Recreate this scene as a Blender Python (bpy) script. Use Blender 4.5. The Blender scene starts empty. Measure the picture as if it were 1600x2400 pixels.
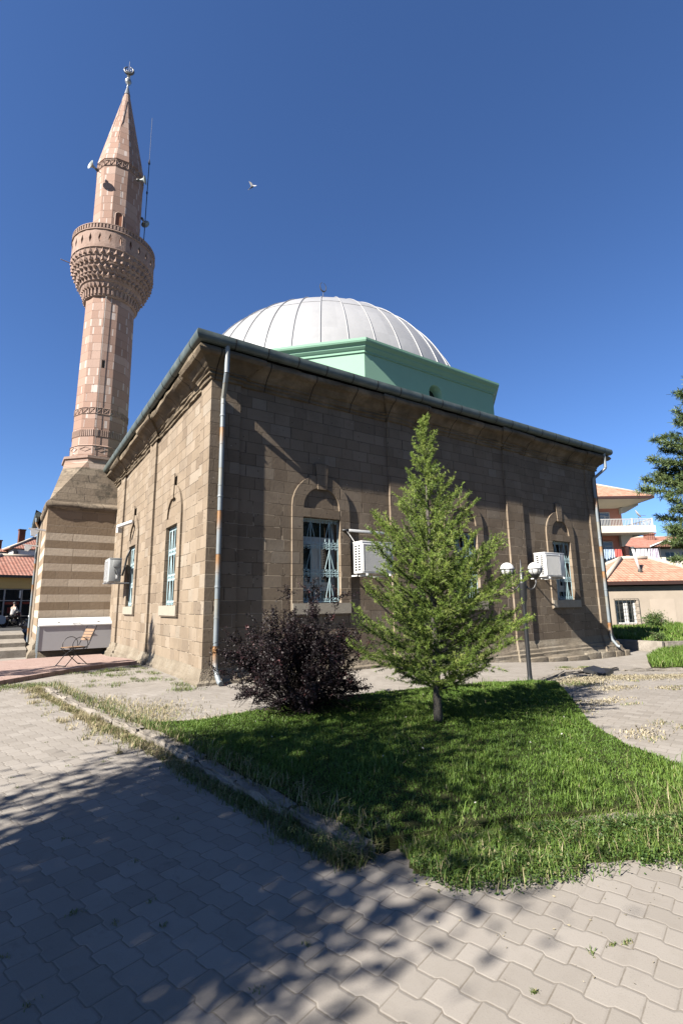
import bpy, bmesh, math, random
import numpy as np
from mathutils import Vector, Matrix
from mathutils.geometry import tessellate_polygon
random.seed(7); RNG = np.random.default_rng(11)
S = bpy.context.scene
COL = S.collection
PI = math.pi
def ss(a, b, x):
    t = min(1, max(0, (x-a)/(b-a))); return t*t*(3-2*t)
def gz(x, y):                      # ground height: falls away gently to the right and to the back left
    return -0.45*ss(4, 15, x) - 0.26*ss(5, 11, y)*(1-ss(0, 6, x))

# ------------------------------------------------------------------ object helpers
def link(o, parent=None):
    COL.objects.link(o)
    if parent is not None: o.parent = parent
    return o
def tag(o, label=None, cat=None, group=None, kind=None):
    if label: o['label'] = label
    if cat: o['category'] = cat
    if group: o['group'] = group
    if kind: o['kind'] = kind
    return o
def thing(name, label, cat, loc=(0, 0, 0), rz=0, group=None):
    o = bpy.data.objects.new(name, None); o.empty_display_size = .2
    o.location = loc; o.rotation_euler = (0, 0, rz)
    return tag(link(o), label, cat, group)
def copy_tree(o, parent=None):
    c = o.copy(); COL.objects.link(c); c.parent = parent
    for ch in list(o.children): copy_tree(ch, c)
    return c

class MB:
    def __init__(s): s.v = []; s.f = []; s.mi = []; s.cur = 0
    def add(s, vs, fs):
        n = len(s.v); s.v += [tuple(map(float, p)) for p in vs]
        for f in fs: s.f.append(tuple(n+i for i in f)); s.mi.append(s.cur)
    def box(s, a, b, bev=0):
        x0, y0, z0 = [min(p, q) for p, q in zip(a, b)]; x1, y1, z1 = [max(p, q) for p, q in zip(a, b)]
        if bev <= 0:
            s.add([(x0,y0,z0),(x1,y0,z0),(x1,y1,z0),(x0,y1,z0),(x0,y0,z1),(x1,y0,z1),(x1,y1,z1),(x0,y1,z1)],
                  [(0,3,2,1),(4,5,6,7),(0,1,5,4),(1,2,6,5),(2,3,7,6),(3,0,4,7)])
        else:
            bm = bmesh.new(); bmesh.ops.create_cube(bm, size=1)
            for v in bm.verts:
                v.co = Vector(((x0+x1)/2+v.co.x*(x1-x0), (y0+y1)/2+v.co.y*(y1-y0), (z0+z1)/2+v.co.z*(z1-z0)))
            bmesh.ops.bevel(bm, geom=bm.edges[:], offset=bev, segments=2, affect='EDGES', profile=.5)
            s.addbm(bm)
        return s
    def addbm(s, bm, M=None):
        bm.verts.index_update()
        s.add([(M @ v.co if M else v.co) for v in bm.verts], [[v.index for v in f.verts] for f in bm.faces]); bm.free()
    def obox(s, c, hx, hy, hz, M):      # oriented box, M 3x3 with columns = axes
        vs = []
        for dz in (-1, 1):
            for dx, dy in ((-1,-1),(1,-1),(1,1),(-1,1)):
                vs.append(Vector(c) + M @ Vector((dx*hx, dy*hy, dz*hz)))
        s.add(vs, [(0,3,2,1),(4,5,6,7),(0,1,5,4),(1,2,6,5),(2,3,7,6),(3,0,4,7)]); return s
    def tube(s, pts, r, n=6, closed=False, caps=True):
        pts = [Vector(p) for p in pts]; m = len(pts)
        rs = r if isinstance(r, (list, tuple)) else [r]*m
        rings = []
        up = None
        for i, p in enumerate(pts):
            if closed: t = pts[(i+1) % m]-pts[i-1]
            else: t = pts[min(i+1, m-1)]-pts[max(i-1, 0)]
            if t.length < 1e-9: t = Vector((0, 0, 1))
            t.normalize()
            if up is None: up = Vector((0,0,1)) if abs(t.z) < .9 else Vector((1,0,0))
            a = t.cross(up)
            if a.length < 1e-6: a = t.orthogonal()
            a.normalize(); b = a.cross(t).normalized(); up = b
            rings.append([p+(a*math.cos(2*PI*k/n)+b*math.sin(2*PI*k/n))*rs[i] for k in range(n)])
        vs = [q for R in rings for q in R]; fs = []
        for i in range(m if closed else m-1):
            j = (i+1) % m
            for k in range(n):
                fs.append((i*n+k, i*n+(k+1) % n, j*n+(k+1) % n, j*n+k))
        if caps and not closed:
            fs.append(tuple(range(n-1, -1, -1))); fs.append(tuple((m-1)*n+k for k in range(n)))
        s.add(vs, fs); return s
    def lathe(s, prof, c=(0, 0), n=24, ph=0, a0=0, a1=2*PI):
        full = abs(a1-a0-2*PI) < 1e-6; k = n if full else n+1
        vs = []
        for r, z in prof:
            for i in range(k):
                a = a0+(a1-a0)*i/n+ph; vs.append((c[0]+r*math.cos(a), c[1]+r*math.sin(a), z))
        fs = []
        for j in range(len(prof)-1):
            for i in range(n):
                i2 = (i+1) % k
                fs.append((j*k+i, j*k+i2, (j+1)*k+i2, (j+1)*k+i))
        s.add(vs, fs); return s
    def sphere(s, c, r, n=16, sz=1, z0=-1, z1=1):
        pr = []
        for i in range(n//2+1):
            a = -PI/2+PI*i/(n//2); z = max(z0, min(z1, math.sin(a)))
            pr.append((r*math.sqrt(max(0, 1-z*z)), c[2]+r*z*sz))
        return s.lathe(pr, (c[0], c[1]), n)
    def prism(s, poly, w0, w1, T, holes=(), back=True):
        """2D polygon (u,v) with holes, from depth w0 to w1; T maps (u,v,w) to a point"""
        loops = [list(poly)]+[list(h) for h in holes]
        tri = tessellate_polygon([[Vector((p[0], p[1], 0)) for p in l] for l in loops])
        flat = [p for l in loops for p in l]
        s.add([T(p[0], p[1], w1) for p in flat], tri)
        if back: s.add([T(p[0], p[1], w0) for p in flat], [t[::-1] for t in tri])
        if w0 != w1:
            for l in loops:
                n = len(l)
                s.add([T(p[0], p[1], w0) for p in l]+[T(p[0], p[1], w1) for p in l],
                      [(i, (i+1) % n, n+(i+1) % n, n+i) for i in range(n)])
        return s
    def sweep(s, path, prof, closed=True, jit=0):
        """path: plan polyline (outward = right-hand side of travel), prof: (offset, z)"""
        m = len(path); P = [Vector((p[0], p[1])) for p in path]; N = []
        for i in range(m):
            def nrm(a, b):
                d = (b-a).normalized(); return Vector((d.y, -d.x))
            if closed or 0 < i < m-1:
                n1 = nrm(P[i-1], P[i]); n2 = nrm(P[i], P[(i+1) % m]); q = n1+n2
                N.append(q/max(1e-6, (1+n1.dot(n2))))
            else: N.append(nrm(P[0], P[1]) if i == 0 else nrm(P[-2], P[-1]))
        k = len(prof); vs = []
        for i in range(m):
            for o, z in prof:
                jj = jit*(random.random()-.5)*2; jz = jit*(random.random()-.5)
                q = P[i]+N[i]*(o+jj); vs.append((q.x, q.y, z+jz))
        fs = []
        for i in range(m if closed else m-1):
            j = (i+1) % m
            for a in range(k-1): fs.append((i*k+a, j*k+a, j*k+a+1, i*k+a+1))
        s.add(vs, fs); return s
    def build(s, name, mats, parent=None, smooth=False, angle=None):
        me = bpy.data.meshes.new(name); me.from_pydata(s.v, [], s.f)
        for m in (mats if isinstance(mats, (list, tuple)) else [mats]): me.materials.append(m)
        if max(s.mi, default=0) > 0: me.polygons.foreach_set('material_index', s.mi)
        if smooth:
            me.polygons.foreach_set('use_smooth', [True]*len(me.polygons))
            if angle: me.set_sharp_from_angle(angle=math.radians(angle))
        me.update()
        return link(bpy.data.objects.new(name, me), parent)

def np_mesh(name, V, F, mat, parent=None, rnd=None):
    """V (n,3), F (m,k) arrays; rnd per-vertex value stored as attribute 'rnd'"""
    me = bpy.data.meshes.new(name); n, m, k = len(V), len(F), F.shape[1]
    me.vertices.add(n); me.vertices.foreach_set('co', V.astype(np.float32).ravel())
    me.loops.add(m*k); me.loops.foreach_set('vertex_index', F.astype(np.int32).ravel())
    me.polygons.add(m); me.polygons.foreach_set('loop_start', np.arange(0, m*k, k, dtype=np.int32))
    if rnd is not None:
        at = me.attributes.new('rnd', 'FLOAT', 'POINT'); at.data.foreach_set('value', rnd.astype(np.float32))
    me.materials.append(mat); me.update(calc_edges=True)
    return link(bpy.data.objects.new(name, me), parent)

# ------------------------------------------------------------------ node helpers
ALB = .4
class NT:
    def __init__(s, name, rough=.8, spec=.3):
        s.mat = bpy.data.materials.new(name); s.mat.use_nodes = True
        s.t = s.mat.node_tree; s.bsdf = s.t.nodes['Principled BSDF']
        s.bsdf.inputs['Roughness'].default_value = rough
        s.bsdf.inputs['Specular IOR Level'].default_value = spec
        s.co = s.t.nodes.new('ShaderNodeTexCoord').outputs['Object']
    def n(s, ty, **kw):
        x = s.t.nodes.new(ty)
        for k, v in kw.items(): setattr(x, k, v)
        return x
    def set(s, sock, v):
        if hasattr(v, 'is_linked') or isinstance(v, bpy.types.NodeSocket): s.t.links.new(v, sock)
        else: sock.default_value = v
    def m(s, op, a, b=None, c=None, clamp=False):
        x = s.n('ShaderNodeMath', operation=op, use_clamp=clamp)
        for i, v in enumerate((a, b, c)):
            if v is not None: s.set(x.inputs[i], v)
        return x.outputs[0]
    def sstep(s, x, a, b):
        r = s.n('ShaderNodeMapRange', interpolation_type='SMOOTHSTEP'); s.set(r.inputs[0], x)
        r.inputs[1].default_value = a; r.inputs[2].default_value = b; return r.outputs[0]
    def mr(s, x, a, b, c, d):
        r = s.n('ShaderNodeMapRange'); s.set(r.inputs[0], x)
        for i, v in enumerate((a, b, c, d)): r.inputs[i+1].default_value = v
        return r.outputs[0]
    def mix(s, f, a, b, mode='MIX'):
        x = s.n('ShaderNodeMix', data_type='RGBA', blend_type=mode)
        s.set(x.inputs[0], f)
        for i, v in ((6, a), (7, b)):
            if isinstance(v, (tuple, list)): x.inputs[i].default_value = (*v[:3], 1)
            else: s.set(x.inputs[i], v)
        return x.outputs[2]
    def sep(s, v):
        x = s.n('ShaderNodeSeparateXYZ'); s.t.links.new(v, x.inputs[0]); return x.outputs
    def comb(s, x=0, y=0, z=0):
        c = s.n('ShaderNodeCombineXYZ')
        for i, v in enumerate((x, y, z)): s.set(c.inputs[i], v)
        return c.outputs[0]
    def noise(s, scale, detail=4, rough=.55, vec=None, dist=0):
        x = s.n('ShaderNodeTexNoise'); s.t.links.new(vec if vec is not None else s.co, x.inputs['Vector'])
        x.inputs['Scale'].default_value = scale; x.inputs['Detail'].default_value = detail
        x.inputs['Roughness'].default_value = rough; x.inputs['Distortion'].default_value = dist
        return x.outputs[0]
    def voro(s, scale, feat='F1', vec=None):
        x = s.n('ShaderNodeTexVoronoi', feature=feat); s.t.links.new(vec if vec is not None else s.co, x.inputs['Vector'])
        x.inputs['Scale'].default_value = scale; return x
    def white(s, *a):
        if len(a) == 1:
            x = s.n('ShaderNodeTexWhiteNoise', noise_dimensions='1D'); s.set(x.inputs['W'], a[0])
        else:
            x = s.n('ShaderNodeTexWhiteNoise', noise_dimensions='3D'); s.t.links.new(s.comb(*a), x.inputs['Vector'])
        return x.outputs[0]
    def ramp(s, f, stops):
        x = s.n('ShaderNodeValToRGB'); s.set(x.inputs[0], f); e = x.color_ramp.elements
        while len(e) < len(stops): e.new(.5)
        for el, (p, c) in zip(e, stops): el.position = p; el.color = (*c, 1)
        return x.outputs[0]
    def col(s, c, k=None):
        k = ALB if k is None else k                      # one even scale darkening all base colours, to keep bounced light low
        if isinstance(c, (tuple, list)): s.bsdf.inputs['Base Color'].default_value = (*[q*k for q in c[:3]], 1); return
        s.last = s.mix(1., c, (k, k, k), 'MULTIPLY'); s.set(s.bsdf.inputs['Base Color'], s.last)
    def bump(s, h, strength=.5, dist=.02):
        b = s.n('ShaderNodeBump'); b.inputs['Strength'].default_value = strength; b.inputs['Distance'].default_value = dist
        s.set(b.inputs['Height'], h); s.t.links.new(b.outputs[0], s.bsdf.inputs['Normal'])
    def uv(s):
        """horizontal run u and height v on an axis-aligned wall, from the face normal"""
        g = s.n('ShaderNodeNewGeometry'); nx, ny, nz = s.sep(g.outputs['True Normal']); s.uvn = (nx, ny, nz)
        x, y, z = s.sep(s.co)
        f = s.m('GREATER_THAN', s.m('ABSOLUTE', nx), s.m('ABSOLUTE', ny))
        a = s.n('ShaderNodeMix', data_type='FLOAT'); s.set(a.inputs[0], f); s.set(a.inputs[2], x); s.set(a.inputs[3], y)
        return a.outputs[0], z
    def ashlar(s, u, v, h, L, jw, seed=0.):
        """irregular coursed blocks: returns random per block, second random, joint mask, vertical-joint distance"""
        vv = s.m('DIVIDE', v, h); row = s.m('FLOOR', vv); fv = s.m('FRACT', vv)
        rr = s.white(s.m('ADD', row, seed+.5))
        q = s.m('MULTIPLY_ADD', rr, 7.31, s.m('DIVIDE', u, L))
        q = s.m('ADD', q, s.m('MULTIPLY', s.m('SINE', s.m('MULTIPLY_ADD', q, 2.3, s.m('MULTIPLY', rr, 20.))), .25))
        cell = s.m('FLOOR', q); fu = s.m('FRACT', q)
        r1 = s.white(cell, row, seed+3.3); r2 = s.white(cell, row, seed+9.1)
        dv = s.m('MULTIPLY', s.m('MINIMUM', fv, s.m('SUBTRACT', 1., fv)), h)
        du = s.m('MULTIPLY', s.m('MINIMUM', fu, s.m('SUBTRACT', 1., fu)), L)
        wob = s.m('MULTIPLY', s.m('SUBTRACT', s.noise(9, 3), .5), .012)
        d = s.m('ADD', s.m('MINIMUM', dv, du), wob)
        return r1, r2, s.sstep(d, jw, jw*.3), du, dv

def simple(name, c, rough=.6, spec=.4, metal=0, var=.12, nscale=6, bump=0):
    t = NT(name, rough, spec); t.bsdf.inputs['Metallic'].default_value = metal
    f = t.noise(nscale, 5)
    d = tuple(max(0, k*(1-var)) for k in c); l = tuple(min(1, k*(1+var)) for k in c)
    t.col(t.mix(f, d, l))
    if bump: t.bump(t.noise(nscale*8, 4), bump, .01)
    return t.mat

M = {}
# mosque ashlar ------------------------------------------------------
def stone_wall():
    t = NT('mosque_ashlar', .92, .15); u, v = t.uv()
    r1, r2, j, du, dv = t.ashlar(u, v, .287, .52, .011)
    base = t.ramp(r1, [(0, (.30, .23, .162)), (.3, (.35, .272, .195)), (.6, (.385, .305, .222)), (.85, (.44, .355, .268)), (1, (.31, .25, .188))])
    base = t.mix(t.m('MULTIPLY', t.m('GREATER_THAN', r2, .94), .55), base, (.50, .44, .36)); base = t.mix(t.m('MULTIPLY', t.m('LESS_THAN', r2, .10), .55), base, (.19, .14, .10))
    n1 = t.noise(1.1, 6, .6); n2 = t.noise(14, 5, .65)
    c = t.mix(t.mr(n1, .35, .75, 0, .45), base, (.27, .21, .155))
    c = t.mix(t.mr(n2, .35, .75, 0, .35), c, (.46, .365, .26))
    x, y, z = t.sep(t.co)
    crust = t.sstep(t.noise(.8, 6, .65), .45, .62)          # patches of dark weathering crust
    y_wall_shade = t.m('MULTIPLY', t.m('GREATER_THAN', t.m('ABSOLUTE', t.uvn[1]), .7), .42)  # shade painted into the stone: faces turned along Y evenly darkened
    c = t.mix(t.m('ADD', t.m('MULTIPLY', crust, .22), y_wall_shade), c, (.155, .118, .085))
    pale = t.m('MULTIPLY', t.m('GREATER_THAN', t.noise(1.7, 2), .5), t.sstep(z, 5.0, 3.2))
    jc = t.mix(pale, (.105, .080, .058), (.47, .39, .295))
    c = t.mix(t.m('MULTIPLY', j, .8), c, jc)
    pit = t.voro(7.5); pm = t.m('MULTIPLY', t.sstep(pit.outputs[0], .16, .07), t.m('GREATER_THAN', t.noise(2.3, 2), .54))
    c = t.mix(pm, c, (.09, .068, .05))
    sp = t.voro(3.1); sm = t.sstep(sp.outputs[0], .05, .03)
    c = t.mix(sm, c, (.52, .45, .36))
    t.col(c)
    hgt = t.m('SUBTRACT', t.m('ADD', t.m('MULTIPLY', n2, .5), t.m('MULTIPLY', t.noise(45, 3), .25)), t.m('ADD', t.m('MULTIPLY', j, .6), t.m('MULTIPLY', pm, .9)))
    hgt = t.m('ADD', hgt, t.m('MULTIPLY', r2, .35))
    t.bump(hgt, .55, .022)
    return t.mat
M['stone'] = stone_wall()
def trim_stone():
    t = NT('trim_stone', .92, .15); n1 = t.noise(1.4, 6, .62); n2 = t.noise(11, 5)
    c = t.ramp(n1, [(.3, (.12, .092, .062)), (.5, (.225, .172, .118)), (.7, (.40, .315, .22))])
    c = t.mix(t.mr(n2, .4, .75, 0, .45), c, (.16, .14, .085))
    u, v = t.uv(); fu = t.m('FRACT', t.m('DIVIDE', u, 1.27)); jd = t.m('MULTIPLY', t.m('MINIMUM', fu, t.m('SUBTRACT', 1., fu)), 1.27)
    j = t.sstep(jd, .02, .006); c = t.mix(j, c, (.06, .048, .035)); t.col(c)
    t.bump(t.m('SUBTRACT', t.m('ADD', t.m('MULTIPLY', n2, .8), t.noise(40, 3)), t.m('MULTIPLY', j, 2.)), .6, .02)
    return t.mat
M['trim'] = trim_stone()
def plinth_stone():
    t = NT('plinth_stone', .95, .1); n1 = t.noise(1.1, 6, .62); n2 = t.noise(9, 5)
    c = t.ramp(n1, [(.25, (.22, .18, .135)), (.5, (.34, .285, .215)), (.75, (.45, .40, .32))])
    c = t.mix(t.mr(n2, .45, .8, 0, .4), c, (.16, .135, .10)); t.col(c)
    t.bump(t.m('ADD', n2, t.noise(34, 3)), .8, .03); return t.mat
M['plinth'] = plinth_stone()
# minaret ------------------------------------------------------------
def minaret_stone(name, cyl=True, h=.415):
    t = NT(name, .9, .15)
    x, y, z = t.sep(t.co)
    u = t.m('MULTIPLY', t.m('ARCTAN2', y, x), 1.13)
    r1, r2, j, du, dv = t.ashlar(u, z, h, .60, .011, 4.)
    c = t.ramp(r1, [(0, (.40, .25, .19)), (.35, (.50, .33, .26)), (.6, (.46, .29, .22)), (.85, (.58, .42, .345)), (1, (.43, .28, .215))])
    c = t.mix(t.mr(t.noise(1.3, 5), .35, .75, 0, .3), c, (.41, .30, .245))
    wide = t.m('MULTIPLY', t.m('MULTIPLY', r2, r2), .075); vj = t.m('MULTIPLY', t.sstep(t.m('SUBTRACT', t.m('SUBTRACT', du, wide), t.m('MULTIPLY', t.noise(8, 3), .03)), 0, -.02), t.m('GREATER_THAN', r2, .3))
    vj = t.m('MULTIPLY', vj, t.sstep(dv, .02, .05))
    c = t.mix(t.m('MULTIPLY', j, .75), c, (.17, .115, .09))
    c = t.mix(t.m('MULTIPLY', vj, .8), c, (.78, .68, .62))
    n2 = t.noise(16, 4); c = t.mix(t.mr(n2, .5, .8, 0, .3), c, (.27, .18, .135))
    t.col(c); t.bump(t.m('SUBTRACT', t.m('MULTIPLY', n2, .5), j), .4, .015); return t.mat
M['min'] = minaret_stone('minaret_pink_stone')
def carved():
    t = NT('carved_pink_stone', .92, .12); n1 = t.noise(2.2, 5); n2 = t.noise(14, 4)
    c = t.ramp(n1, [(.25, (.36, .25, .20)), (.55, (.47, .335, .275)), (.8, (.55, .42, .355))])
    c = t.mix(t.mr(n2, .45, .8, 0, .4), c, (.25, .165, .125)); t.col(c); t.bump(n2, .4, .02); return t.mat
M['carved'] = carved()
def striped():
    t = NT('striped_base_stone', .92, .12); u, z = t.uv()
    r1, r2, j, du, dv = t.ashlar(u, t.m('SUBTRACT', z, 1.56), .305, .78, .010, 8.)
    b = t.m('GREATER_THAN', t.m('FRACT', t.m('DIVIDE', t.m('SUBTRACT', z, 1.56), .61)), .5)
    top = t.m('GREATER_THAN', z, 4.93)
    dark = t.mix(r1, (.34, .25, .165), (.43, .325, .225)); light = t.mix(r1, (.70, .58, .44), (.84, .71, .55))
    b = t.m('MULTIPLY', b, t.m('SUBTRACT', 1., top))
    c = t.mix(b, dark, light)
    n2 = t.noise(9, 5, .65); c = t.mix(t.mr(n2, .4, .75, 0, .3), c, (.40, .31, .22))
    c = t.mix(t.m('MULTIPLY', j, .5), c, (.16, .125, .09))
    t.col(c); t.bump(t.m('SUBTRACT', n2, t.m('MULTIPLY', j, .5)), .5, .02); return t.mat
M['stripe'] = striped()
def lichen():
    t = NT('lichen_stone', .95, .1); x, y, z = t.sep(t.co); u = t.m('ADD', x, t.m('MULTIPLY', y, .7))
    r1, r2, j, du, dv = t.ashlar(u, z, .30, .62, .010, 5.)
    c = t.ramp(r1, [(0, (.245, .195, .145)), (.5, (.31, .25, .185)), (1, (.37, .30, .225))])
    n = t.noise(2.1, 7, .7); c = t.mix(t.mr(n, .5, .66, 0, .8), c, (.075, .068, .055))
    pk = t.sstep(z, 7.55, 7.62); c = t.mix(pk, c, t.mix(r1, (.42, .27, .20), (.50, .40, .33)))
    c = t.mix(t.m('MULTIPLY', j, .6), c, (.12, .10, .08)); t.col(c)
    t.bump(t.m('SUBTRACT', t.noise(12, 5), j), .6, .02); return t.mat
M['lichen'] = lichen()
# metals, paint ------------------------------------------------------
def gutter_mat():
    t = NT('weathered_green_gutter', .5, .45); n = t.noise(3, 6, .65)
    t.col(t.ramp(n, [(.3, (.075, .10, .09)), (.55, (.125, .155, .14)), (.75, (.19, .22, .205))])); t.bump(t.noise(20, 3), .15, .01); return t.mat
M['gutter'] = gutter_mat()
def pipe_mat():
    t = NT('galvanised_rusting_pipe', .45, .5); x, y, z = t.sep(t.co)
    f = t.m('FRACT', t.m('DIVIDE', t.m('ADD', z, .18), .97)); k = t.white(t.m('FLOOR', t.m('DIVIDE', t.m('ADD', z, .18), .97)))
    n = t.noise(5, 5)
    rust = t.m('MULTIPLY', t.m('MULTIPLY', t.sstep(t.m('ADD', f, t.m('MULTIPLY', n, .35)), .62, 1.1), t.m('GREATER_THAN', k, .15)), t.sstep(z, 6.3, 6.0))
    c = t.mix(rust, t.mix(n, (.21, .25, .27), (.33, .37, .40)), t.mix(n, (.50, .30, .12), (.28, .10, .03)))
    j = t.m('GREATER_THAN', f, .985); c = t.mix(j, c, (.12, .08, .06))
    yl = t.m('MULTIPLY', t.sstep(f, .35, .9), t.m('SUBTRACT', 1., rust)); c = t.mix(t.m('MULTIPLY', yl, .45), c, (.40, .35, .23))
    t.col(c); return t.mat
M['pipe'] = pipe_mat()
def dome_mat():
    t = NT('aluminium_painted_dome', .42, .5); n = t.noise(2.2, 5); x, y, z = t.sep(t.co)
    a = t.m('MULTIPLY', t.m('ARCTAN2', y, x), 40/(2*PI)); k = t.white(t.m('FLOOR', a), t.m('FLOOR', t.m('MULTIPLY', z, .8)), 1.)
    c = t.mix(k, (.45, .45, .455), (.51, .51, .515)); c = t.mix(t.mr(n, .5, .8, 0, .4), c, (.34, .34, .355))
    t.col(c); t.bump(t.noise(1.6, 2), .12, .1); return t.mat
M['dome'] = dome_mat()
M['seam'] = simple('dome_seam_metal', (.42, .42, .43), .5, .5, 0, .15)
M['mint'] = simple('mint_green_paint', (.35, .60, .43), .75, .25, 0, .04, 3)
M['mintdark'] = simple('mint_green_trim', (.28, .52, .37), .7, .25, 0, .05, 3)
M['roofmetal'] = simple('grey_roof_sheet', (.28, .30, .29), .5, .5, 0, .2)
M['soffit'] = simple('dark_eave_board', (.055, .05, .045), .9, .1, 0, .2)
M['white'] = simple('white_enamel', (.95, .95, .93), .38, .5, 0, .03, 4)
M['whitepvc'] = simple('white_window_plastic', (.50, .56, .58), .45, .4, 0, .05, 4)
M['acgrey'] = simple('grey_coil_grille', (.40, .40, .40), .55, .4, 0, .08, 8)
M['acback'] = simple('grey_painted_panel', (.52, .54, .53), .5, .4, 0, .05, 4)
M['black'] = simple('black_plastic', (.02, .02, .022), .5, .4, 0, .2)
M['iron'] = simple('black_painted_iron', (.018, .019, .021), .45, .5, 0, .2)
M['grille'] = simple('pale_blue_painted_iron', (.46, .66, .71), .5, .4, 0, .08)
M['steel'] = simple('bright_tin_alem', (.55, .55, .53), .3, .6, .6, .2)
M['darksteel'] = simple('tarnished_metal', (.16, .16, .15), .4, .5, .5, .3)
M['speaker'] = simple('pale_grey_horn', (.40, .45, .44), .5, .4, 0, .15)
M['dark'] = simple('dark_interior', (.012, .011, .010), .9, .1, 0, .2)
M['rustdoor'] = simple('rusty_orange_door', (.42, .16, .075), .7, .3, 0, .2)
def glass(name, c=(.012, .016, .018), r=.06):
    t = NT(name, r, .6); t.col(t.mix(t.noise(.9, 2), c, tuple(k*1.8 for k in c))); return t.mat
M['glass'] = glass('dark_window_glass')
M['glassblue'] = glass('blue_grey_glass', (.16, .20, .24), .12)
M['slab'] = simple('pale_sill_stone', (.47, .42, .34), .9, .15, 0, .15, 7, .4)
# ground -------------------------------------------------------------
def pavers():
    t = NT('interlocking_pavers', .93, .15); x, y, z = t.sep(t.co)
    a = math.radians(16.6); ca, sa = math.cos(a), math.sin(a)
    p = t.m('ADD', t.m('MULTIPLY', x, ca), t.m('MULTIPLY', y, sa))
    q = t.m('SUBTRACT', t.m('MULTIPLY', y, ca), t.m('MULTIPLY', x, sa))
    L, W = .206, .146
    wv = t.m('MULTIPLY', t.m('MAXIMUM', t.m('MINIMUM', t.m('MULTIPLY', t.m('SINE', t.m('MULTIPLY', q, 2*PI/L)), 3.2), 1.), -1.), .0095)
    pp = t.m('DIVIDE', t.m('ADD', p, wv), W); row = t.m('FLOOR', pp); fp = t.m('FRACT', pp)
    half = t.m('MULTIPLY', t.m('FRACT', t.m('MULTIPLY', row, .5)), 1.)
    qq = t.m('ADD', t.m('DIVIDE', q, L), half); cell = t.m('FLOOR', qq); fq = t.m('FRACT', qq)
    dp = t.m('MULTIPLY', t.m('MINIMUM', fp, t.m('SUBTRACT', 1., fp)), W)
    dq = t.m('MULTIPLY', t.m('MINIMUM', fq, t.m('SUBTRACT', 1., fq)), L)
    d = t.m('ADD', t.m('MINIMUM', dp, dq), t.m('MULTIPLY', t.m('SUBTRACT', t.noise(30, 3), .5), .006))
    jm = t.sstep(d, .005, .0015); bev = t.sstep(d, .001, .013)
    r1 = t.white(row, cell, 2.); r2 = t.white(row, cell, 7.)
    c = t.ramp(r1, [(0, (.395, .36, .318)), (.5, (.44, .40, .355)), (1, (.485, .445, .398))])
    big = t.noise(.55, 5, .6); c = t.mix(t.mr(big, .35, .7, 0, .6), c, (.32, .285, .245)); c = t.mix(t.mr(t.noise(1.9, 6, .7), .5, .72, 0, .4), c, (.46, .42, .37)); c = t.mix(t.m('MULTIPLY', t.m('GREATER_THAN', r2, .9), .35), c, (.27, .24, .205)); c = t.mix(t.mr(t.noise(3.3, 7, .75, dist=.6), .60, .70, 0, .45), c, (.20, .175, .15))
    med = t.noise(6, 6, .7); c = t.mix(t.mr(med, .52, .75, 0, .32), c, (.27, .235, .20))
    fine = t.noise(130, 2); c = t.mix(t.mr(fine, .55, .8, 0, .35), c, (.22, .195, .17))
    jn = t.noise(7, 3); c = t.mix(t.m('MULTIPLY', jm, t.mr(jn, .3, .7, .3, .9)), c, t.mix(jn, (.12, .10, .08), (.27, .23, .18)))
    t.col(c)
    t.bump(t.m('ADD', t.m('ADD', t.m('MULTIPLY', bev, .45), t.m('MULTIPLY', r2, .4)), t.m('MULTIPLY', fine, .12)), .5, .008)
    return t.mat
M['paver'] = pavers()
def redpaver():
    t = NT('red_brick_pavers', .92, .15); x, y, z = t.sep(t.co)
    a = math.radians(9); u = t.m('ADD', t.m('MULTIPLY', x, math.cos(a)), t.m('MULTIPLY', y, math.sin(a))); v = t.m('SUBTRACT', t.m('MULTIPLY', y, math.cos(a)), t.m('MULTIPLY', x, math.sin(a)))
    r1, r2, j, du, dv = t.ashlar(u, v, .22, .24, .012, 2.)
    c = t.mix(r1, (.47, .32, .27), (.55, .40, .35)); c = t.mix(t.mr(t.noise(3, 5), .4, .7, 0, .5), c, (.50, .38, .32))
    c = t.mix(t.m('MULTIPLY', j, .5), c, (.24, .16, .13)); t.col(c); t.bump(t.m('SUBTRACT', t.noise(40, 2), j), .4, .01); return t.mat
M['redpaver'] = redpaver()
def concrete(name, lo=(.27, .24, .20), hi=(.48, .43, .37)):
    t = NT(name, .95, .1); n1 = t.noise(3.1, 6, .65); n2 = t.noise(28, 4)
    c = t.mix(t.mr(n1, .3, .7, 0, 1), lo, hi); c = t.mix(t.mr(n2, .5, .8, 0, .6), c, tuple(k*.6 for k in lo)); t.col(c)
    t.bump(t.m('ADD', n2, n1), .7, .025); return t.mat
M['kerb'] = concrete('weathered_kerb_concrete')
M['step'] = concrete('worn_step_stone', (.30, .265, .22), (.50, .45, .385))
def soil():
    t = NT('lawn_soil', .95, .1); n = t.noise(4, 5); t.col(t.mix(n, (.035, .05, .014), (.075, .075, .03))); return t.mat
M['soil'] = soil()
def leafmat(name, stops, trans=.25, rough=.55, spec=.25):
    t = NT(name, rough, spec); at = t.n('ShaderNodeAttribute', attribute_name='rnd')
    c = t.ramp(at.outputs['Fac'], stops); t.col(c); c = t.last
    tr = t.n('ShaderNodeBsdfTranslucent'); t.t.links.new(c, tr.inputs[0])
    mx = t.n('ShaderNodeMixShader'); mx.inputs[0].default_value = trans
    out = t.t.nodes['Material Output']; t.t.links.new(t.bsdf.outputs[0], mx.inputs[1]); t.t.links.new(tr.outputs[0], mx.inputs[2]); t.t.links.new(mx.outputs[0], out.inputs[0])
    return t.mat
M['grass'] = leafmat('lawn_grass', [(0, (.11, .21, .032)), (.45, (.185, .325, .05)), (.8, (.285, .42, .08)), (.93, (.38, .45, .13)), (1, (.68, .60, .34))], .4)
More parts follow.
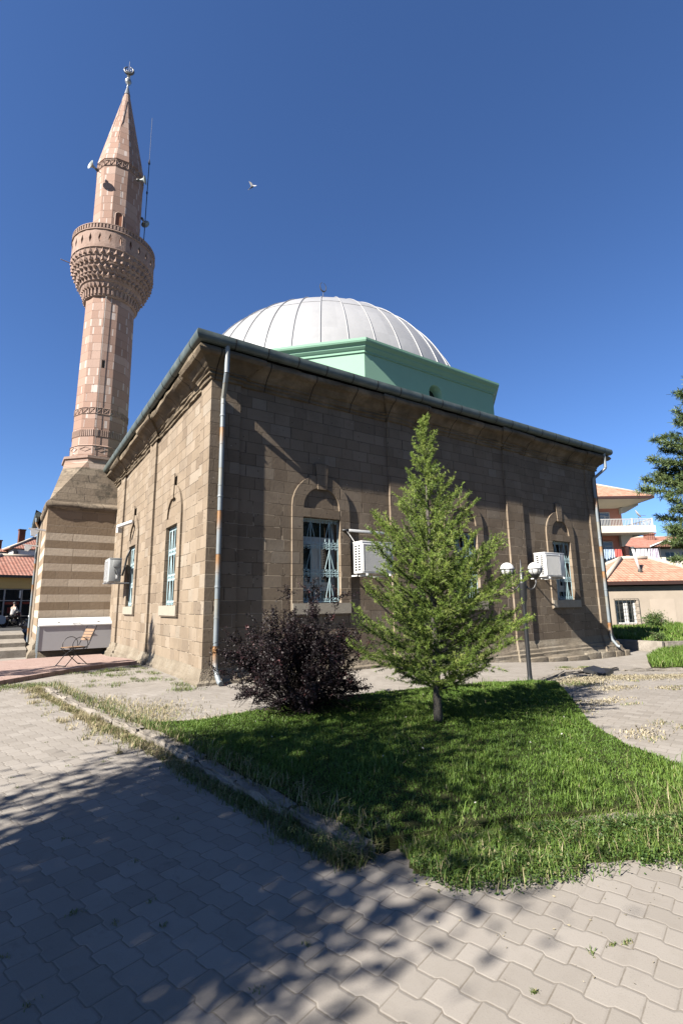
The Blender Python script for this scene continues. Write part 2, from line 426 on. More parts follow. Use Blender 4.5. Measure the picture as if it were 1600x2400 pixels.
M['weed'] = leafmat('dry_weeds', [(0, (.13, .21, .05)), (.3, (.22, .28, .09)), (.55, (.46, .39, .20)), (.8, (.64, .53, .32)), (1, (.74, .63, .42))], .25)
M['straw'] = leafmat('dry_straw', [(0, (.34, .29, .17)), (.5, (.50, .43, .28)), (1, (.64, .56, .40))], .2)
M['clover'] = leafmat('clover_leaves', [(0, (.05, .11, .026)), (.5, (.11, .205, .048)), (.9, (.21, .29, .085)), (1, (.42, .38, .18))], .3)
M['larch'] = leafmat('larch_needles', [(0, (.15, .26, .045)), (.5, (.33, .47, .085)), (.85, (.50, .62, .14)), (1, (.64, .70, .22))], .4)
M['spruce'] = leafmat('spruce_needles', [(0, (.06, .11, .04)), (.5, (.13, .195, .065)), (1, (.25, .31, .105))], .2)
M['barberry'] = leafmat('purple_barberry_leaves', [(0, (.010, .006, .008)), (.55, (.022, .011, .014)), (.85, (.05, .021, .026)), (1, (.15, .05, .05))], .10)
M['leaf'] = leafmat('broad_green_leaves', [(0, (.045, .085, .02)), (1, (.085, .14, .035))], .2)
M['bark'] = simple('grey_brown_bark', (.115, .09, .07), .95, .1, 0, .35, 18, .8)
M['greybark'] = simple('pale_grey_bark', (.17, .155, .135), .95, .1, 0, .35, 20, .8)
M['darkbark'] = simple('dark_twig_bark', (.016, .012, .011), .95, .1, 0, .3, 18, .5)

# ------------------------------------------------------------------ world, sun, camera
e, az = math.radians(38), math.radians(9.3)
Ltrav = Vector((math.cos(az)*math.cos(e), math.sin(az)*math.cos(e), -math.sin(e)))
sun = bpy.data.lights.new('sun', 'SUN'); sun.energy = 5.0; sun.angle = math.radians(.5); sun.color = (1, .94, .85)
so = link(bpy.data.objects.new('sun', sun)); so.rotation_euler = (-Ltrav).to_track_quat('Z', 'Y').to_euler(); so.location = (-30, -6, 30)
w = bpy.data.worlds.new('World'); S.world = w; w.use_nodes = True
wt = w.node_tree; bg = wt.nodes['Background']; sky = wt.nodes.new('ShaderNodeTexSky'); sky.sky_type = 'NISHITA'
sky.sun_disc = False; sky.sun_elevation = e; sky.sun_rotation = math.atan2(-Ltrav.x, -Ltrav.y)
sky.altitude = 1100; sky.air_density = 1.0; sky.dust_density = .9; sky.ozone_density = 2.2
tint = wt.nodes.new('ShaderNodeMix'); tint.data_type = 'RGBA'; tint.blend_type = 'MULTIPLY'; tint.inputs[0].default_value = 1
tint.inputs[7].default_value = (.45, .61, .85, 1)          # deep clear highland sky
wt.links.new(sky.outputs[0], tint.inputs[6]); wt.links.new(tint.outputs[2], bg.inputs[0]); bg.inputs[1].default_value = .05
S.view_settings.view_transform = 'Standard'; S.view_settings.look = 'None'; S.view_settings.exposure = 2.1; S.view_settings.gamma = 1
cam = bpy.data.cameras.new('camera'); cam.sensor_fit = 'HORIZONTAL'; cam.sensor_width = 24; cam.lens = 1156.36/1600*24; cam.clip_end = 3000; cam.clip_start = .05
co = link(bpy.data.objects.new('camera', cam))
pt, ro, yw = math.radians(10.657), math.radians(-.878), math.radians(56.31)
F = Vector((math.cos(yw)*math.cos(pt), math.sin(yw)*math.cos(pt), math.sin(pt))); R = Vector((math.sin(yw), -math.cos(yw), 0)); U = R.cross(F)
R2 = R*math.cos(ro)+U*math.sin(ro); U2 = U*math.cos(ro)-R*math.sin(ro)
co.matrix_world = Matrix(((R2.x, U2.x, -F.x, -3.516), (R2.y, U2.y, -F.y, -10.56), (R2.z, U2.z, -F.z, 1.6), (0, 0, 0, 1)))
S.camera = co

# ------------------------------------------------------------------ ground, terrace, street
xs = sorted(set([-400,-200,-100,-60,-40,-30,-24]+[round(-20+.5*i, 2) for i in range(97)]+[32,40,60,100,200,400]))
ys = sorted(set([-400,-200,-100,-60,-40,-30,-24]+[round(-20+.5*i, 2) for i in range(85)]+[26,32,40,60,100,200,400]))
b = MB(); nx = len(xs)
b.v = [(x, y, gz(x, y)) for y in ys for x in xs]
b.f = [(j*nx+i, j*nx+i+1, (j+1)*nx+i+1, (j+1)*nx+i) for j in range(len(ys)-1) for i in range(nx-1)]; b.mi = [0]*len(b.f)
tag(b.build('paved_ground', M['paver'], smooth=True), kind='structure')
def slab(name, poly, h0, h1, mat, kind='structure', sub=6, jit=0):
    """raised sheet that follows the ground: top at gz+h1, skirt down to gz+h0"""
    pts = []
    for i, p in enumerate(poly):
        q = poly[(i+1) % len(poly)]
        for k in range(sub): pts.append((p[0]+(q[0]-p[0])*k/sub+random.uniform(-jit, jit), p[1]+(q[1]-p[1])*k/sub+random.uniform(-jit, jit)))
    b = MB(); T = lambda u, v, w: (u, v, gz(u, v)+w)
    b.prism(pts, h0, h1, T, back=False)
    return tag(b.build(name, mat), kind=kind)
slab('red_terrace', [(-9, -2.2), (-5.5, .9), (-3.0, 3.3), (-2.02, 4.2), (-1.15, 4.77), (-.3, 4.95), (-.3, 11.9), (-3.2, 11.2), (-9, 9.2)], -.05, .10, M['redpaver'])
b = MB(); b.prism([(-60, -60), (60, -60), (60, -10.9), (9, -10.9), (2, -11.2), (-5, -11.6), (-9.5, -9.4), (-9.5, 2), (-60, 2)], -.5, .03, lambda u, v, w: (u, v, gz(u, v)+w), back=False); tag(b.build('added_dark_ground', M['soil']), kind='structure')  # unseen dark ground, added to cut light bounced onto the wall
# steps up to the street on the left
for i, (y0, z0) in enumerate(((13.3, .04), (15.2, .22), (18.6, .42))):
    b = MB(); b.box((-14, y0, -.4), (-2.75-.0*i, y0+14, z0), .02)
    tag(b.build('stone_step', M['step']), kind='structure')
b = MB(); b.add([(-200, 24, .44), (-2.7, 24, .44), (-2.7, 200, .44), (-200, 200, .44)], [(0, 1, 2, 3)])
asph = simple('street_asphalt', (.085, .083, .08), .9, .2, 0, .2, 5); tag(b.build('street', asph), kind='structure')

# ------------------------------------------------------------------ MOSQUE
L0 = 15.87; PIL = [(0, .65), (5.13, 5.97), (10.2, 11.04), (15.22, 15.87)]; PT = .065
mosque = thing('mosque', 'stone mosque with a mint green octagonal drum and white metal dome', 'mosque', (0, 0, 0))
def wall_frame(side):
    # (u along wall, v height, w outward)
    if side == 0: return lambda u, v, w: (u, -w, v)          # right-hand wall, faces -Y
    if side == 1: return lambda u, v, w: (-w, u, v)          # left-hand wall, faces -X
    if side == 2: return lambda u, v, w: (u, L0+w, v)
    return lambda u, v, w: (L0+w, u, v)
def arch(c, hw, z0, zs, n=14, rise=1.0):
    return [(c-hw, z0), (c+hw, z0)]+[(c+hw*math.cos(PI*i/n), zs+hw*rise*math.sin(PI*i/n)) for i in range(n+1)]
WINC = [2.9, 8.08, 13.15]; HW = .55; WZ0, WZ1 = 1.65, 3.77
b = MB()
for side in range(4):
    T = wall_frame(side)
    holes = [[(c-HW, WZ0), (c+HW, WZ0), (c+HW, WZ1), (c-HW, WZ1)] for c in WINC] if side in (0, 1) else []
    b.prism([(0, -.6), (L0, -.6), (L0, 7.0), (0, 7.0)], 0, 0, T, holes, back=False)
    for (p0, p1) in PIL:
        w0 = -.0
        a0 = p0-(PT if p0 == 0 else 0); a1 = p1+(PT if p1 == L0 else 0)
        poly = [(a0, -.5), (a1, -.5), (a1, 6.9), (a0, 6.9)]
        if side in (1, 3):   # corner pilasters: second wall butts between
            poly = [(max(a0, p0), -.5), (min(a1, p1), -.5), (min(a1, p1), 6.9), (max(a0, p0), 6.9)]
        b.prism(poly, .001, PT, T, back=False)
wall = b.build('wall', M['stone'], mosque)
# plinth: flared foot with two mouldings, running round the pilasters
def plan(off=0):
    P = []
    corners = [((0, 0), (1, 0)), ((L0, 0), (0, 1)), ((L0, L0), (-1, 0)), ((0, L0), (0, -1))]
    for (c, d) in corners:
        n = (d[1], -d[0])
        for i, (p0, p1) in enumerate(PIL):
            if i == 0:
                P.append((c[0]+d[0]*p1+n[0]*PT, c[1]+d[1]*p1+n[1]*PT)); P.append((c[0]+d[0]*p1, c[1]+d[1]*p1))
            elif i < 3:
                P += [(c[0]+d[0]*p0, c[1]+d[1]*p0), (c[0]+d[0]*p0+n[0]*PT, c[1]+d[1]*p0+n[1]*PT), (c[0]+d[0]*p1+n[0]*PT, c[1]+d[1]*p1+n[1]*PT), (c[0]+d[0]*p1, c[1]+d[1]*p1)]
            else:
                P += [(c[0]+d[0]*p0, c[1]+d[1]*p0), (c[0]+d[0]*p0+n[0]*PT, c[1]+d[1]*p0+n[1]*PT), (c[0]+d[0]*(p1+PT)+n[0]*PT, c[1]+d[1]*(p1+PT)+n[1]*PT)]
    return P
def dense(P, step=.45):
    Q = []
    for i, p in enumerate(P):
        q = P[(i+1) % len(P)]; n = max(1, int(math.dist(p, q)/step))
        Q += [(p[0]+(q[0]-p[0])*k/n, p[1]+(q[1]-p[1])*k/n) for k in range(n)]
    return Q
PL = dense(plan())
b = MB(); b.sweep(PL, [(.27, -.75), (.25, -.22), (.19, -.15), (.185, -.06), (.13, -.03), (.12, .06), (.065, .10), (.05, .19), (.02, .24), (.003, .33)], True, .010)
b.build('plinth', M['plinth'], mosque, True, 40)
# rough footing blocks exposed at the right end where the ground drops
b = MB()
x = 10.3
while x < 16.4:
    wd = random.uniform(.6, 1.5); top = -.20+random.uniform(-.07, .04); d = random.uniform(.32, .44)
    b.box((x, -d, -.8), (min(x+wd-.012, 16.38), -.2, top), .022); x += wd
b.build('footing', M['plinth'], mosque, True, 50)
# cornice
prof = [(.003, 6.78), (.05, 6.80), (.05, 6.87), (.09, 6.89), (.09, 6.95), (.13, 6.97), (.13, 7.01), (.17, 7.03), (.22, 7.09), (.29, 7.16), (.36, 7.20), (.40, 7.21), (.44, 7.25), (.455, 7.30), (.44, 7.36), (.40, 7.40), (.1, 7.42)]
b = MB(); b.sweep(dense(plan(), .3), prof, True, .022); b.build('cornice', M['trim'], mosque, True, 24)
# eave board and roof
o = .50
sq = lambda k: [(-k, -k), (L0+k, -k), (L0+k, L0+k), (-k, L0+k)]
b = MB()
for i in range(4):
    p, q = sq(.05)[i], sq(.05)[(i+1) % 4]; p2, q2 = sq(o)[i], sq(o)[(i+1) % 4]
    b.add([(*p, 7.47), (*q, 7.47), (*q2, 7.49), (*p2, 7.49)], [(0, 1, 2, 3)])
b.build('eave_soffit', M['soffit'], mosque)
b = MB(); ctr = L0/2; k2 = ctr-7.0
for i in range(4):
    p, q = sq(o+.02)[i], sq(o+.02)[(i+1) % 4]; p2, q2 = sq(-.55)[i], sq(-.55)[(i+1) % 4]
    b.add([(*p, 7.60), (*q, 7.60), (*q2, 7.92), (*p2, 7.92)], [(0, 1, 2, 3)])
b.add([(*p, 7.92) for p in sq(-.55)], [(0, 1, 2, 3)])
b.build('roof', M['roofmetal'], mosque)
# gutter with collars
gp = [(.50, 7.64), (.53, 7.655), (.585, 7.66), (.60, 7.60), (.60, 7.53), (.575, 7.47), (.53, 7.43), (.475, 7.42), (.43, 7.45)]
b = MB(); b.sweep(sq(0), gp, True); b.cur = 1
gpc = [(a+(.008 if a > .5 else -.004), z-.006) for a, z in gp[2:]]
for side in range(4):
    P = sq(0); p, q = Vector(P[side]), Vector(P[(side+1) % 4]); d = (q-p).normalized(); n = Vector((d.y, -d.x)); ln = (q-p).length; t = .3
    while t < ln+.3:
        a0 = p+d*t; vs = []
        for s_ in (-.012, .012):
            for (oo, z) in gpc: c2 = a0+d*s_+n*oo; vs.append((c2.x, c2.y, z))
        m_ = len(gpc); b.add(vs, [(i, i+1, m_+i+1, m_+i) for i in range(m_-1)]); t += .82
b.build('gutter', [M['gutter'], M['soffit']], mosque, True, 40)
# drum
AP = 7.2
def octo(ap, z): 
    r = ap/math.cos(PI/8); return [(ctr+r*math.cos(PI/8+PI/4*i), ctr+r*math.sin(PI/8+PI/4*i), z) for i in range(8)]
b = MB(); ex = ap_half = AP*math.tan(PI/8)
for i in range(8):
    a = PI/4*(i+1); nrm = Vector((math.cos(a), math.sin(a), 0)); tx = Vector((-math.sin(a), math.cos(a), 0))
    T = lambda u, v, w, nrm=nrm, tx=tx: tuple(Vector((ctr, ctr, 0))+nrm*(AP+w)+tx*u+Vector((0, 0, v)))
    h = [arch(0, .30, 8.15, 8.62)[0:2]+arch(0, .30, 8.15, 8.62)[2:]]
    b.prism([(-ex, 7.6), (ex, 7.6), (ex, 9.5), (-ex, 9.5)], 0, 0, T, h, back=False)
drum = b.build('drum', M['mint'], mosque)
for i in range(8):
    a = PI/4*(i+1); nrm = Vector((math.cos(a), math.sin(a), 0)); tx = Vector((-math.sin(a), math.cos(a), 0))
    T = lambda u, v, w, nrm=nrm, tx=tx: tuple(Vector((ctr, ctr, 0))+nrm*(AP+w)+tx*u+Vector((0, 0, v)))
    ar = arch(0, .30, 8.15, 8.62); ar2 = arch(0, .22, 8.2, 8.62); n_ = len(ar); b = MB()
    b.add([T(p[0], p[1], 0) for p in ar]+[T(p[0], p[1], -.3) for p in ar2], [(k, (k+1) % n_, n_+(k+1) % n_, n_+k) for k in range(n_)])
    wn = b.build('drum_window', M['mint'], drum)
    b = MB(); b.prism(ar2, -.3, -.3, T, back=False); b.build('pane', M['glass'], wn)
b = MB()
b.sweep([p[:2] for p in octo(AP, 0)], [(.0, 9.26), (.04, 9.27), (.04, 9.33), (.07, 9.36), (.12, 9.42), (.13, 9.47), (.17, 9.50), (.22, 9.53), (.24, 9.58), (.24, 9.65), (-.9, 9.72)], True)
b.build('drum_cornice', M['mintdark'], drum)
# dome
DR, DZ, DH = 6.55, 8.65, 6.35
b = MB(); pr = []
for i in range(33):
    a = PI/2*i/32
    pr.append((DR*math.cos(a), DH*math.sin(a)))
b.lathe(pr, (0, 0), 96); dome = b.build('dome', M['dome'], mosque, True); dome.location = (ctr, ctr, DZ)
b = MB()
for kk in range(40):
    a = 2*PI*(kk+.35)/40; pts = []
    top = 30 if kk % 2 == 0 else 26
    for i in range(2, top): r, z = pr[i]; pts.append(((r+.01)*math.cos(a), (r+.01)*math.sin(a), z+.01))
    b.tube(pts, .021, 5)
for zi, jt in ((15, 0), (24, 0)):
    for kk in range(40):
        a0, a1 = 2*PI*(kk+.35)/40, 2*PI*(kk+1.35)/40
        i = zi+(kk*7 % 3-1)*.35; a_ = PI/2*i/32; r, z = DR*math.cos(a_), DH*math.sin(a_)
        b.tube([((r+.004)*math.cos(a0+(a1-a0)*f), (r+.004)*math.sin(a0+(a1-a0)*f), z) for f in (0, .5, 1)], .012, 4)
b.build('dome_seams', M['seam'], dome)
def crescent(b, c, r, gap_dir, u=Vector((1, 0, 0)), v=Vector((0, 0, 1)), tk=.018):
    pts = []; rs = []
    for i in range(23):
        a = gap_dir+.2+(2*PI-.4)*i/22; pts.append(Vector(c)+u*r*math.cos(a)+v*r*math.sin(a)); rs.append(tk*(.35+1.2*math.sin(PI*i/22)))
    b.tube(pts, rs, 6)
b = MB(); b.lathe([(.001, 1.22), (.012, 1.2), (.02, 1.02), (.075, .95), (.02, .86), (.03, .75), (.12, .62), (.04, .5), (.05, .35), (.16, .2), (.2, 0)], (0, 0), 12)
crescent(b, (0, 0, 1.42), .17, PI/2)
al = b.build('dome_finial', M['darksteel'], dome, True, 50); al.location = (0, 0, DH-.05); al.scale = (1, 1, 1.4)

# windows
def scroll(b, T, cx, cz, r, sgn, w):
    pts = []
    for i in range(12):
        a = i/11*1.6*2*PI; rr = r*(1-.62*i/11); pts.append(T(cx+sgn*(rr*math.cos(a)), cz+rr*math.sin(a), w))
    b.tube(pts, .0075, 4)
def make_window(side, c):
    T = wall_frame(side); hw, z0, z1 = HW, WZ0, WZ1
    b = MB()
    outer = arch(c, .85, 1.36, 4.02); tymp = arch(c, .53, 3.99, 4.02)
    b.prism(outer, .001, .052, T, [tymp, [(c-hw, z0), (c+hw, z0), (c+hw, z1), (c-hw, z1)]], back=False)
    b.prism([(c-.13, 4.5), (c+.13, 4.5), (c+.185, 5.18), (c-.185, 5.18)], .054, .08, T, back=False)        # keystone
    b.prism(tymp, -.03, .003, T, back=False)
    q = [(c-hw, z0), (c+hw, z0), (c+hw, z1), (c-hw, z1)]
    b.add([T(p[0], p[1], .0) for p in q]+[T(p[0], p[1], -.42) for p in q], [(i, (i+1) % 4, 4+(i+1) % 4, 4+i) for i in range(4)])
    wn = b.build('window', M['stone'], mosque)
    # sill
    b = MB(); b.prism([(c-hw-.28, 1.39), (c+hw+.28, 1.39), (c+hw+.28, 1.648), (c-hw-.28, 1.648)], -.25, .078, T); b.build('sill', M['slab'], wn)
    # pvc frame
    b = MB(); fw = .065
    def rail(u0, u1, v0, v1, w0=-.34, w1=-.27): b.prism([(u0, v0), (u1, v0), (u1, v1), (u0, v1)], w0, w1, T)
    rail(c-hw, c-hw+fw, z0, z1); rail(c+hw-fw, c+hw, z0, z1); rail(c-hw+fw, c+hw-fw, z0, z0+fw); rail(c-hw+fw, c+hw-fw, z1-fw, z1)
    zt = z0+.73*(z1-z0); rail(c-hw+fw, c+hw-fw, zt, zt+.12); rail(c-.07, c+.07, z0+fw, zt); rail(c-hw+fw, c-.07, 1.95, 2.1); rail(c+.07, c+hw-fw, 1.95, 2.1)
    for s0, s1 in ((c-hw+fw, c-.07), (c+.07, c+hw-fw)):
        rail(s0+.005, s0+.07, 2.1, zt, -.31, -.25); rail(s1-.07, s1-.005, 2.1, zt, -.31, -.25); rail(s0+.07, s1-.07, 2.1, 2.17, -.31, -.25); rail(s0+.07, s1-.07, zt-.07, zt, -.31, -.25)
    b.build('window_frame', M['whitepvc'], wn)
    b = MB(); b.prism(q, -.36, -.345, T); b.build('pane', M['glass'], wn)
    # grille
    b = MB(); w = -.06; h = z1-z0; za, zb = z0+.345*h, z0+.67*h; r = .0095
    for zz in (z0+.03, za, zb, z1-.03): b.tube([T(c-hw, zz, w), T(c+hw, zz, w)], .011, 4)
    vs = [c-hw+.02, c-.275, c, c+.275, c+hw-.02]
    for x in vs: b.tube([T(x, z0, w), T(x, z1, w)], .011, 4)
    for i in range(4):
        x0, x1 = vs[i], vs[i+1]; xm = (x0+x1)/2
        for (lo, hi) in ((z0+.03, za-.1), (za+.1, zb-.1), (zb+.1, z1-.03)):
            pk = x0 if i % 2 else x1; other = x1 if i % 2 else x0
            b.tube([T(pk, hi, w), T(xm, lo, w)], .0075, 4)
            b.tube([T(other, hi, w), T(xm, lo, w)], .0075, 4) if False else None
        for zz in (za, zb):
            for sg in (-1, 1): scroll(b, T, xm-.062, zz+sg*.056, .045, 1, w); scroll(b, T, xm+.062, zz+sg*.056, .045, -1, w)
        scroll(b, T, xm-.055, z1-.09, .04, 1, w); scroll(b, T, xm+.055, z1-.09, .04, -1, w)
        scroll(b, T, xm-.055, z0+.09, .04, 1, w); scroll(b, T, xm+.055, z0+.09, .04, -1, w)
    b.build('window_grille', M['grille'], wn)
for side in (0, 1):
    for c in (WINC if side == 0 else WINC[:2]): make_window(side, c)
b = MB(); b.prism([(WINC[2]-HW, WZ0), (WINC[2]+HW, WZ0), (WINC[2]+HW, WZ1), (WINC[2]-HW, WZ1)], -.3, -.29, wall_frame(1)); b.build('window', M['glass'], mosque)
b = MB(); b.box((.4, .4, 0), (L0-.4, L0-.4, 7.2)); b.build('inner_wall', M['dark'], mosque)
# downpipes
def downpipe(x, bendx, zt, zk, zf):
    b = MB(); yo = -.50
    b.tube([(bendx, yo, zt), (bendx, yo, zk)], .058, 14); b.tube([(bendx, yo, zk+.0), (bendx, yo+.02, zk-.03), (x, -.15, zk-.42), (x, -.13, zk-.47)], .056, 12)
    b.tube([(x, -.13, zk-.42), (x, -.13, zf+.42)], .055, 14)
    b.tube([(x, -.13, zf+.45), (x, -.17, zf+.30), (x+.01, -.28, zf+.16), (x+.02, -.33, zf+.08), (x+.03, -.42, zf+.05)], .054, 12)
    z = zk-.6
    while z > zf+.3: b.lathe([(.055, z), (.0605, z+.002), (.0605, z+.03), (.055, z+.032)], (x, -.13), 14); z -= .97
    p = b.build('downpipe', M['pipe'], mosque, True, 50)
    for z in (zk-.9, 4.0, 2.0, .7): b = MB(); b.lathe([(.064, z), (.066, z+.01), (.066, z+.03), (.064, z+.04)], (x, -.13), 12); b.box((x-.012, -.08, z+.005), (x+.012, -.05, z+.035)); b.build('bracket', M['pipe'], p)
downpipe(.20, .13, 7.47, 6.80, .0); downpipe(15.62, 15.95, 7.47, 6.85, -.15)
# back porch with its own gutter and downpipe
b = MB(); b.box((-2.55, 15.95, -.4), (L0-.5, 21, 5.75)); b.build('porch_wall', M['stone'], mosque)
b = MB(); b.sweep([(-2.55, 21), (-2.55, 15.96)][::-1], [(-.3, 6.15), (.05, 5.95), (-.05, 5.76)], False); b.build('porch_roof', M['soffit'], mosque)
b = MB(); b.tube([(-2.75, 15.92, 5.93), (-2.75, 21, 5.93)], .12, 10); g2 = b.build('porch_gutter', M['gutter'], mosque, True, 50)
b = MB(); b.tube([(-2.78, 16.4, 5.85), (-2.78, 16.4, 5.6), (-2.66, 16.4, 5.35), (-2.66, 16.4, 0)], .05, 8); b.build('porch_downpipe', M['pipe'], mosque, True, 50)

# ------------------------------------------------------------------ MINARET
MX, MY = -.65, 14.0
mina = thing('minaret', 'tall pink stone minaret with one carved balcony and a pointed stone cap', 'minaret', (MX, MY, 0))
b = MB(); hb = 1.885
b.box((-hb, -hb, -.5), (hb, hb-.02, 5.66)); base = b.build('base', M['stripe'], mina)
b = MB(); bq = [(-hb, -hb), (hb, -hb), (hb, hb), (-hb, hb)]
b.sweep(dense(bq, .35), [(.24, -.7), (.22, -.1), (.16, .05), (.09, .1), (.07, .25), (.03, .34), (.002, .4)], True, .02); b.build('foot', M['plinth'], base, True, 40)
b = MB(); b.sweep(dense(bq, .25), [(.0, 5.60), (.06, 5.63), (.11, 5.70), (.12, 5.78), (.08, 5.86), (.02, 5.92), (-.12, 6.0)], True, .022); b.build('ledge', M['lichen'], base, True, 50)
oa = 1.36; ot = oa*math.tan(PI/8); z1, z2 = 5.9, 7.9
O = [(-ot, -oa), (ot, -oa), (oa, -ot), (oa, ot), (ot, oa), (-ot, oa), (-oa, ot), (-oa, -ot)]
B4 = [(-hb, -hb), (hb, -hb), (hb, hb), (-hb, hb)]
b = MB(); vs = [(*p, z1) for p in B4]+[(*p, z2) for p in O]
b.add(vs, [(0, 1, 5, 4), (1, 6, 5), (1, 2, 7, 6), (2, 8, 7), (2, 3, 9, 8), (3, 10, 9), (3, 0, 11, 10), (0, 4, 11)]); b.build('transition', M['lichen'], mina)
b = MB(); r8 = 1/math.cos(PI/8)
b.lathe([(oa*r8, 7.9), (oa*r8+.0, 8.02), (oa*r8+.07, 8.05), (oa*r8+.07, 8.16), (1.2, 8.24), (1.2, 8.36)], (0, 0), 8, PI/8); b.build('collar', M['carved'], mina)
ph = math.radians(10); R0, R1 = 1.17, 1.10
rad = lambda z: R0+(R1-R0)*(z-8.3)/8
b = MB(); b.lathe([(R0+.04, 8.24), (R0+.035, 8.72), (R0, 8.76), (rad(16.3), 16.3)], (0, 0), 12, ph)
# relief bands on the facets
def facet(i, z, w, rr):
    a0, a1 = ph+2*PI*i/12, ph+2*PI*(i+1)/12; p0 = Vector((rr*math.cos(a0), rr*math.sin(a0), 0)); p1 = Vector((rr*math.cos(a1), rr*math.sin(a1), 0)); d = (p1-p0); n = Vector((d.y, -d.x, 0)).normalized()
    return lambda u, v, w: tuple(p0+d*u+n*w+Vector((0, 0, v)))
b.cur = 1
def strut(T, u0, v0, u1, v1, t=.022, w=.03):
    b.tube([T(u0, v0, w*.4), T(u1, v1, w*.4)], t, 4)
def xband(z0, z1, rr):
    for i in range(12):
        T = facet(i, 0, 0, rr)
        strut(T, .0, z0, 1, z0); strut(T, 0, z1, 1, z1)
        for k in (0, .5): strut(T, k+.03, z0, k+.47, z1, .016); strut(T, k+.47, z0, k+.03, z1, .016); strut(T, k+.5, z0, k+.5, z1, .02)
xband(10.22, 10.5, rad(10.3))
for i in range(12):
    T = facet(i, 0, 0, rad(9.3))
    for k in range(7): b.prism([((k+.2)/7, 9.16), ((k+.8)/7, 9.16), ((k+.8)/7, 9.46), ((k+.2)/7, 9.46)], .0, .03, T)
    T = facet(i, 0, 0, R0+.036); strut(T, 0, 8.70, 1, 8.70, .018)
    strut(T, .1, 8.54, .5, 8.64, .01); strut(T, .5, 8.64, .9, 8.54, .01); strut(T, .1, 8.54, .5, 8.44, .01); strut(T, .5, 8.44, .9, 8.54, .01)
shaft = b.build('shaft', [M['min'], M['carved']], mina)
b = MB(); i_s = 8; T = facet(i_s, 0, 0, rad(12.6)); b.prism([(.15, 12.46), (.36, 12.46), (.36, 12.84), (.15, 12.84)], -.05, .006, T); b.build('slit_window', M['dark'], shaft)
b = MB(); b.tube([(-.32+.02, -1.17, 8.3), (-.35, -1.14, 12), (-.34, -1.11, 16.2)], .009, 4); b.build('cable', M['black'], shaft)
# balcony
b = MB(); b.lathe([(1.10, 16.05), (1.17, 16.1), (1.20, 16.42), (1.24, 16.45), (1.34, 16.72), (1.40, 16.76), (1.48, 17.05), (1.55, 17.10), (1.64, 17.4), (1.69, 17.44), (1.75, 17.76), (1.80, 17.80), (1.83, 18.08), (1.88, 18.12), (1.88, 18.18), (1.2, 18.2)], (0, 0), 72)
NB = 40
for kk in range(NB):
    a0 = 2*PI*kk/NB; da = 2*PI/NB
    def P(r, f, z): return (r*math.cos(a0+da*f), r*math.sin(a0+da*f), z)
    b.add([P(1.16, .2, 16.12), P(1.16, .8, 16.12), P(1.245, .75, 16.44), P(1.245, .25, 16.44), P(1.23, .3, 16.15), P(1.23, .7, 16.15), P(1.275, .65, 16.42), P(1.275, .35, 16.42)], [(4, 5, 6, 7), (0, 1, 5, 4), (1, 2, 6, 5), (3, 0, 4, 7), (2, 3, 7, 6)])
    b.add([P(1.25, .05, 16.48), P(1.25, .95, 16.48), P(1.345, .5, 16.74), P(1.36, .5, 16.5)], [(0, 3, 2), (3, 1, 2), (0, 1, 3)])       # zigzag
    b.add([P(1.42, -.5, 17.07), P(1.42, .5, 17.07), P(1.36, 0, 16.78), P(1.42, -.5, 17.07), P(1.50, 0, 17.02)], [(0, 2, 4), (2, 1, 4), (1, 0, 4)])
    for (r0, z0, r1, z1_) in ((1.43, 16.80, 1.56, 17.08), (1.57, 17.14, 1.70, 17.42)):
        f = .0 if z0 < 17 else .5; rm, zm = (r0+r1)/2, (z0+z1_)/2
        b.add([P(r0, f+.5, z0), P(rm, f+.95, zm), P(r1, f+.5, z1_), P(rm, f+.05, zm), P(rm+.10, f+.5, zm-.02)], [(0, 1, 4), (1, 2, 4), (2, 3, 4), (3, 0, 4)])
    b.add([P(1.73, .1, 17.5), P(1.73, .9, 17.5), P(1.82, .5, 17.78), P(1.845, .5, 17.52)], [(0, 3, 2), (3, 1, 2), (0, 1, 3)])
    b.add([P(1.80, .05, 17.84), P(1.80, .95, 17.84), P(1.87, .5, 18.1), P(1.90, .5, 17.88)], [(0, 3, 2), (3, 1, 2), (0, 1, 3)])
balc = b.build('balcony_corbel', M['carved'], mina)
b = MB(); NC = 26
for kk in range(NC):
    a0 = 2*PI*kk/NC; da = 2*PI/NC
    def P(r, f, z): return (r*math.cos(a0+da*f), r*math.sin(a0+da*f), z)
    z0, z1_ = 18.18, 19.03; dz = .26; zc = (z0+z1_)/2; hf = .16
    for r in (1.87, 1.73):
        vs = [P(r, 0, z0), P(r, 1, z0), P(r, 1, z1_), P(r, 0, z1_), P(r, .5, zc-dz), P(r, .5+hf, zc), P(r, .5, zc+dz), P(r, .5-hf, zc)]
        b.add(vs, [(0, 1, 4), (1, 2, 5), (2, 3, 6), (3, 0, 7), (0, 4, 7), (1, 5, 4), (2, 6, 5), (3, 7, 6)])
    o_ = [P(1.87, .5, zc-dz), P(1.87, .5+hf, zc), P(1.87, .5, zc+dz), P(1.87, .5-hf, zc)]; i_ = [P(1.73, .5, zc-dz), P(1.73, .5+hf, zc), P(1.73, .5, zc+dz), P(1.73, .5-hf, zc)]
    b.add(o_+i_, [(k, (k+1) % 4, 4+(k+1) % 4, 4+k) for k in range(4)])
b.lathe([(1.87, 19.03), (1.91, 19.05), (1.90, 19.10), (1.86, 19.12), (1.86, 19.30), (1.90, 19.33), (1.90, 19.37), (1.70, 19.37), (1.70, 19.0)], (0, 0), 72)
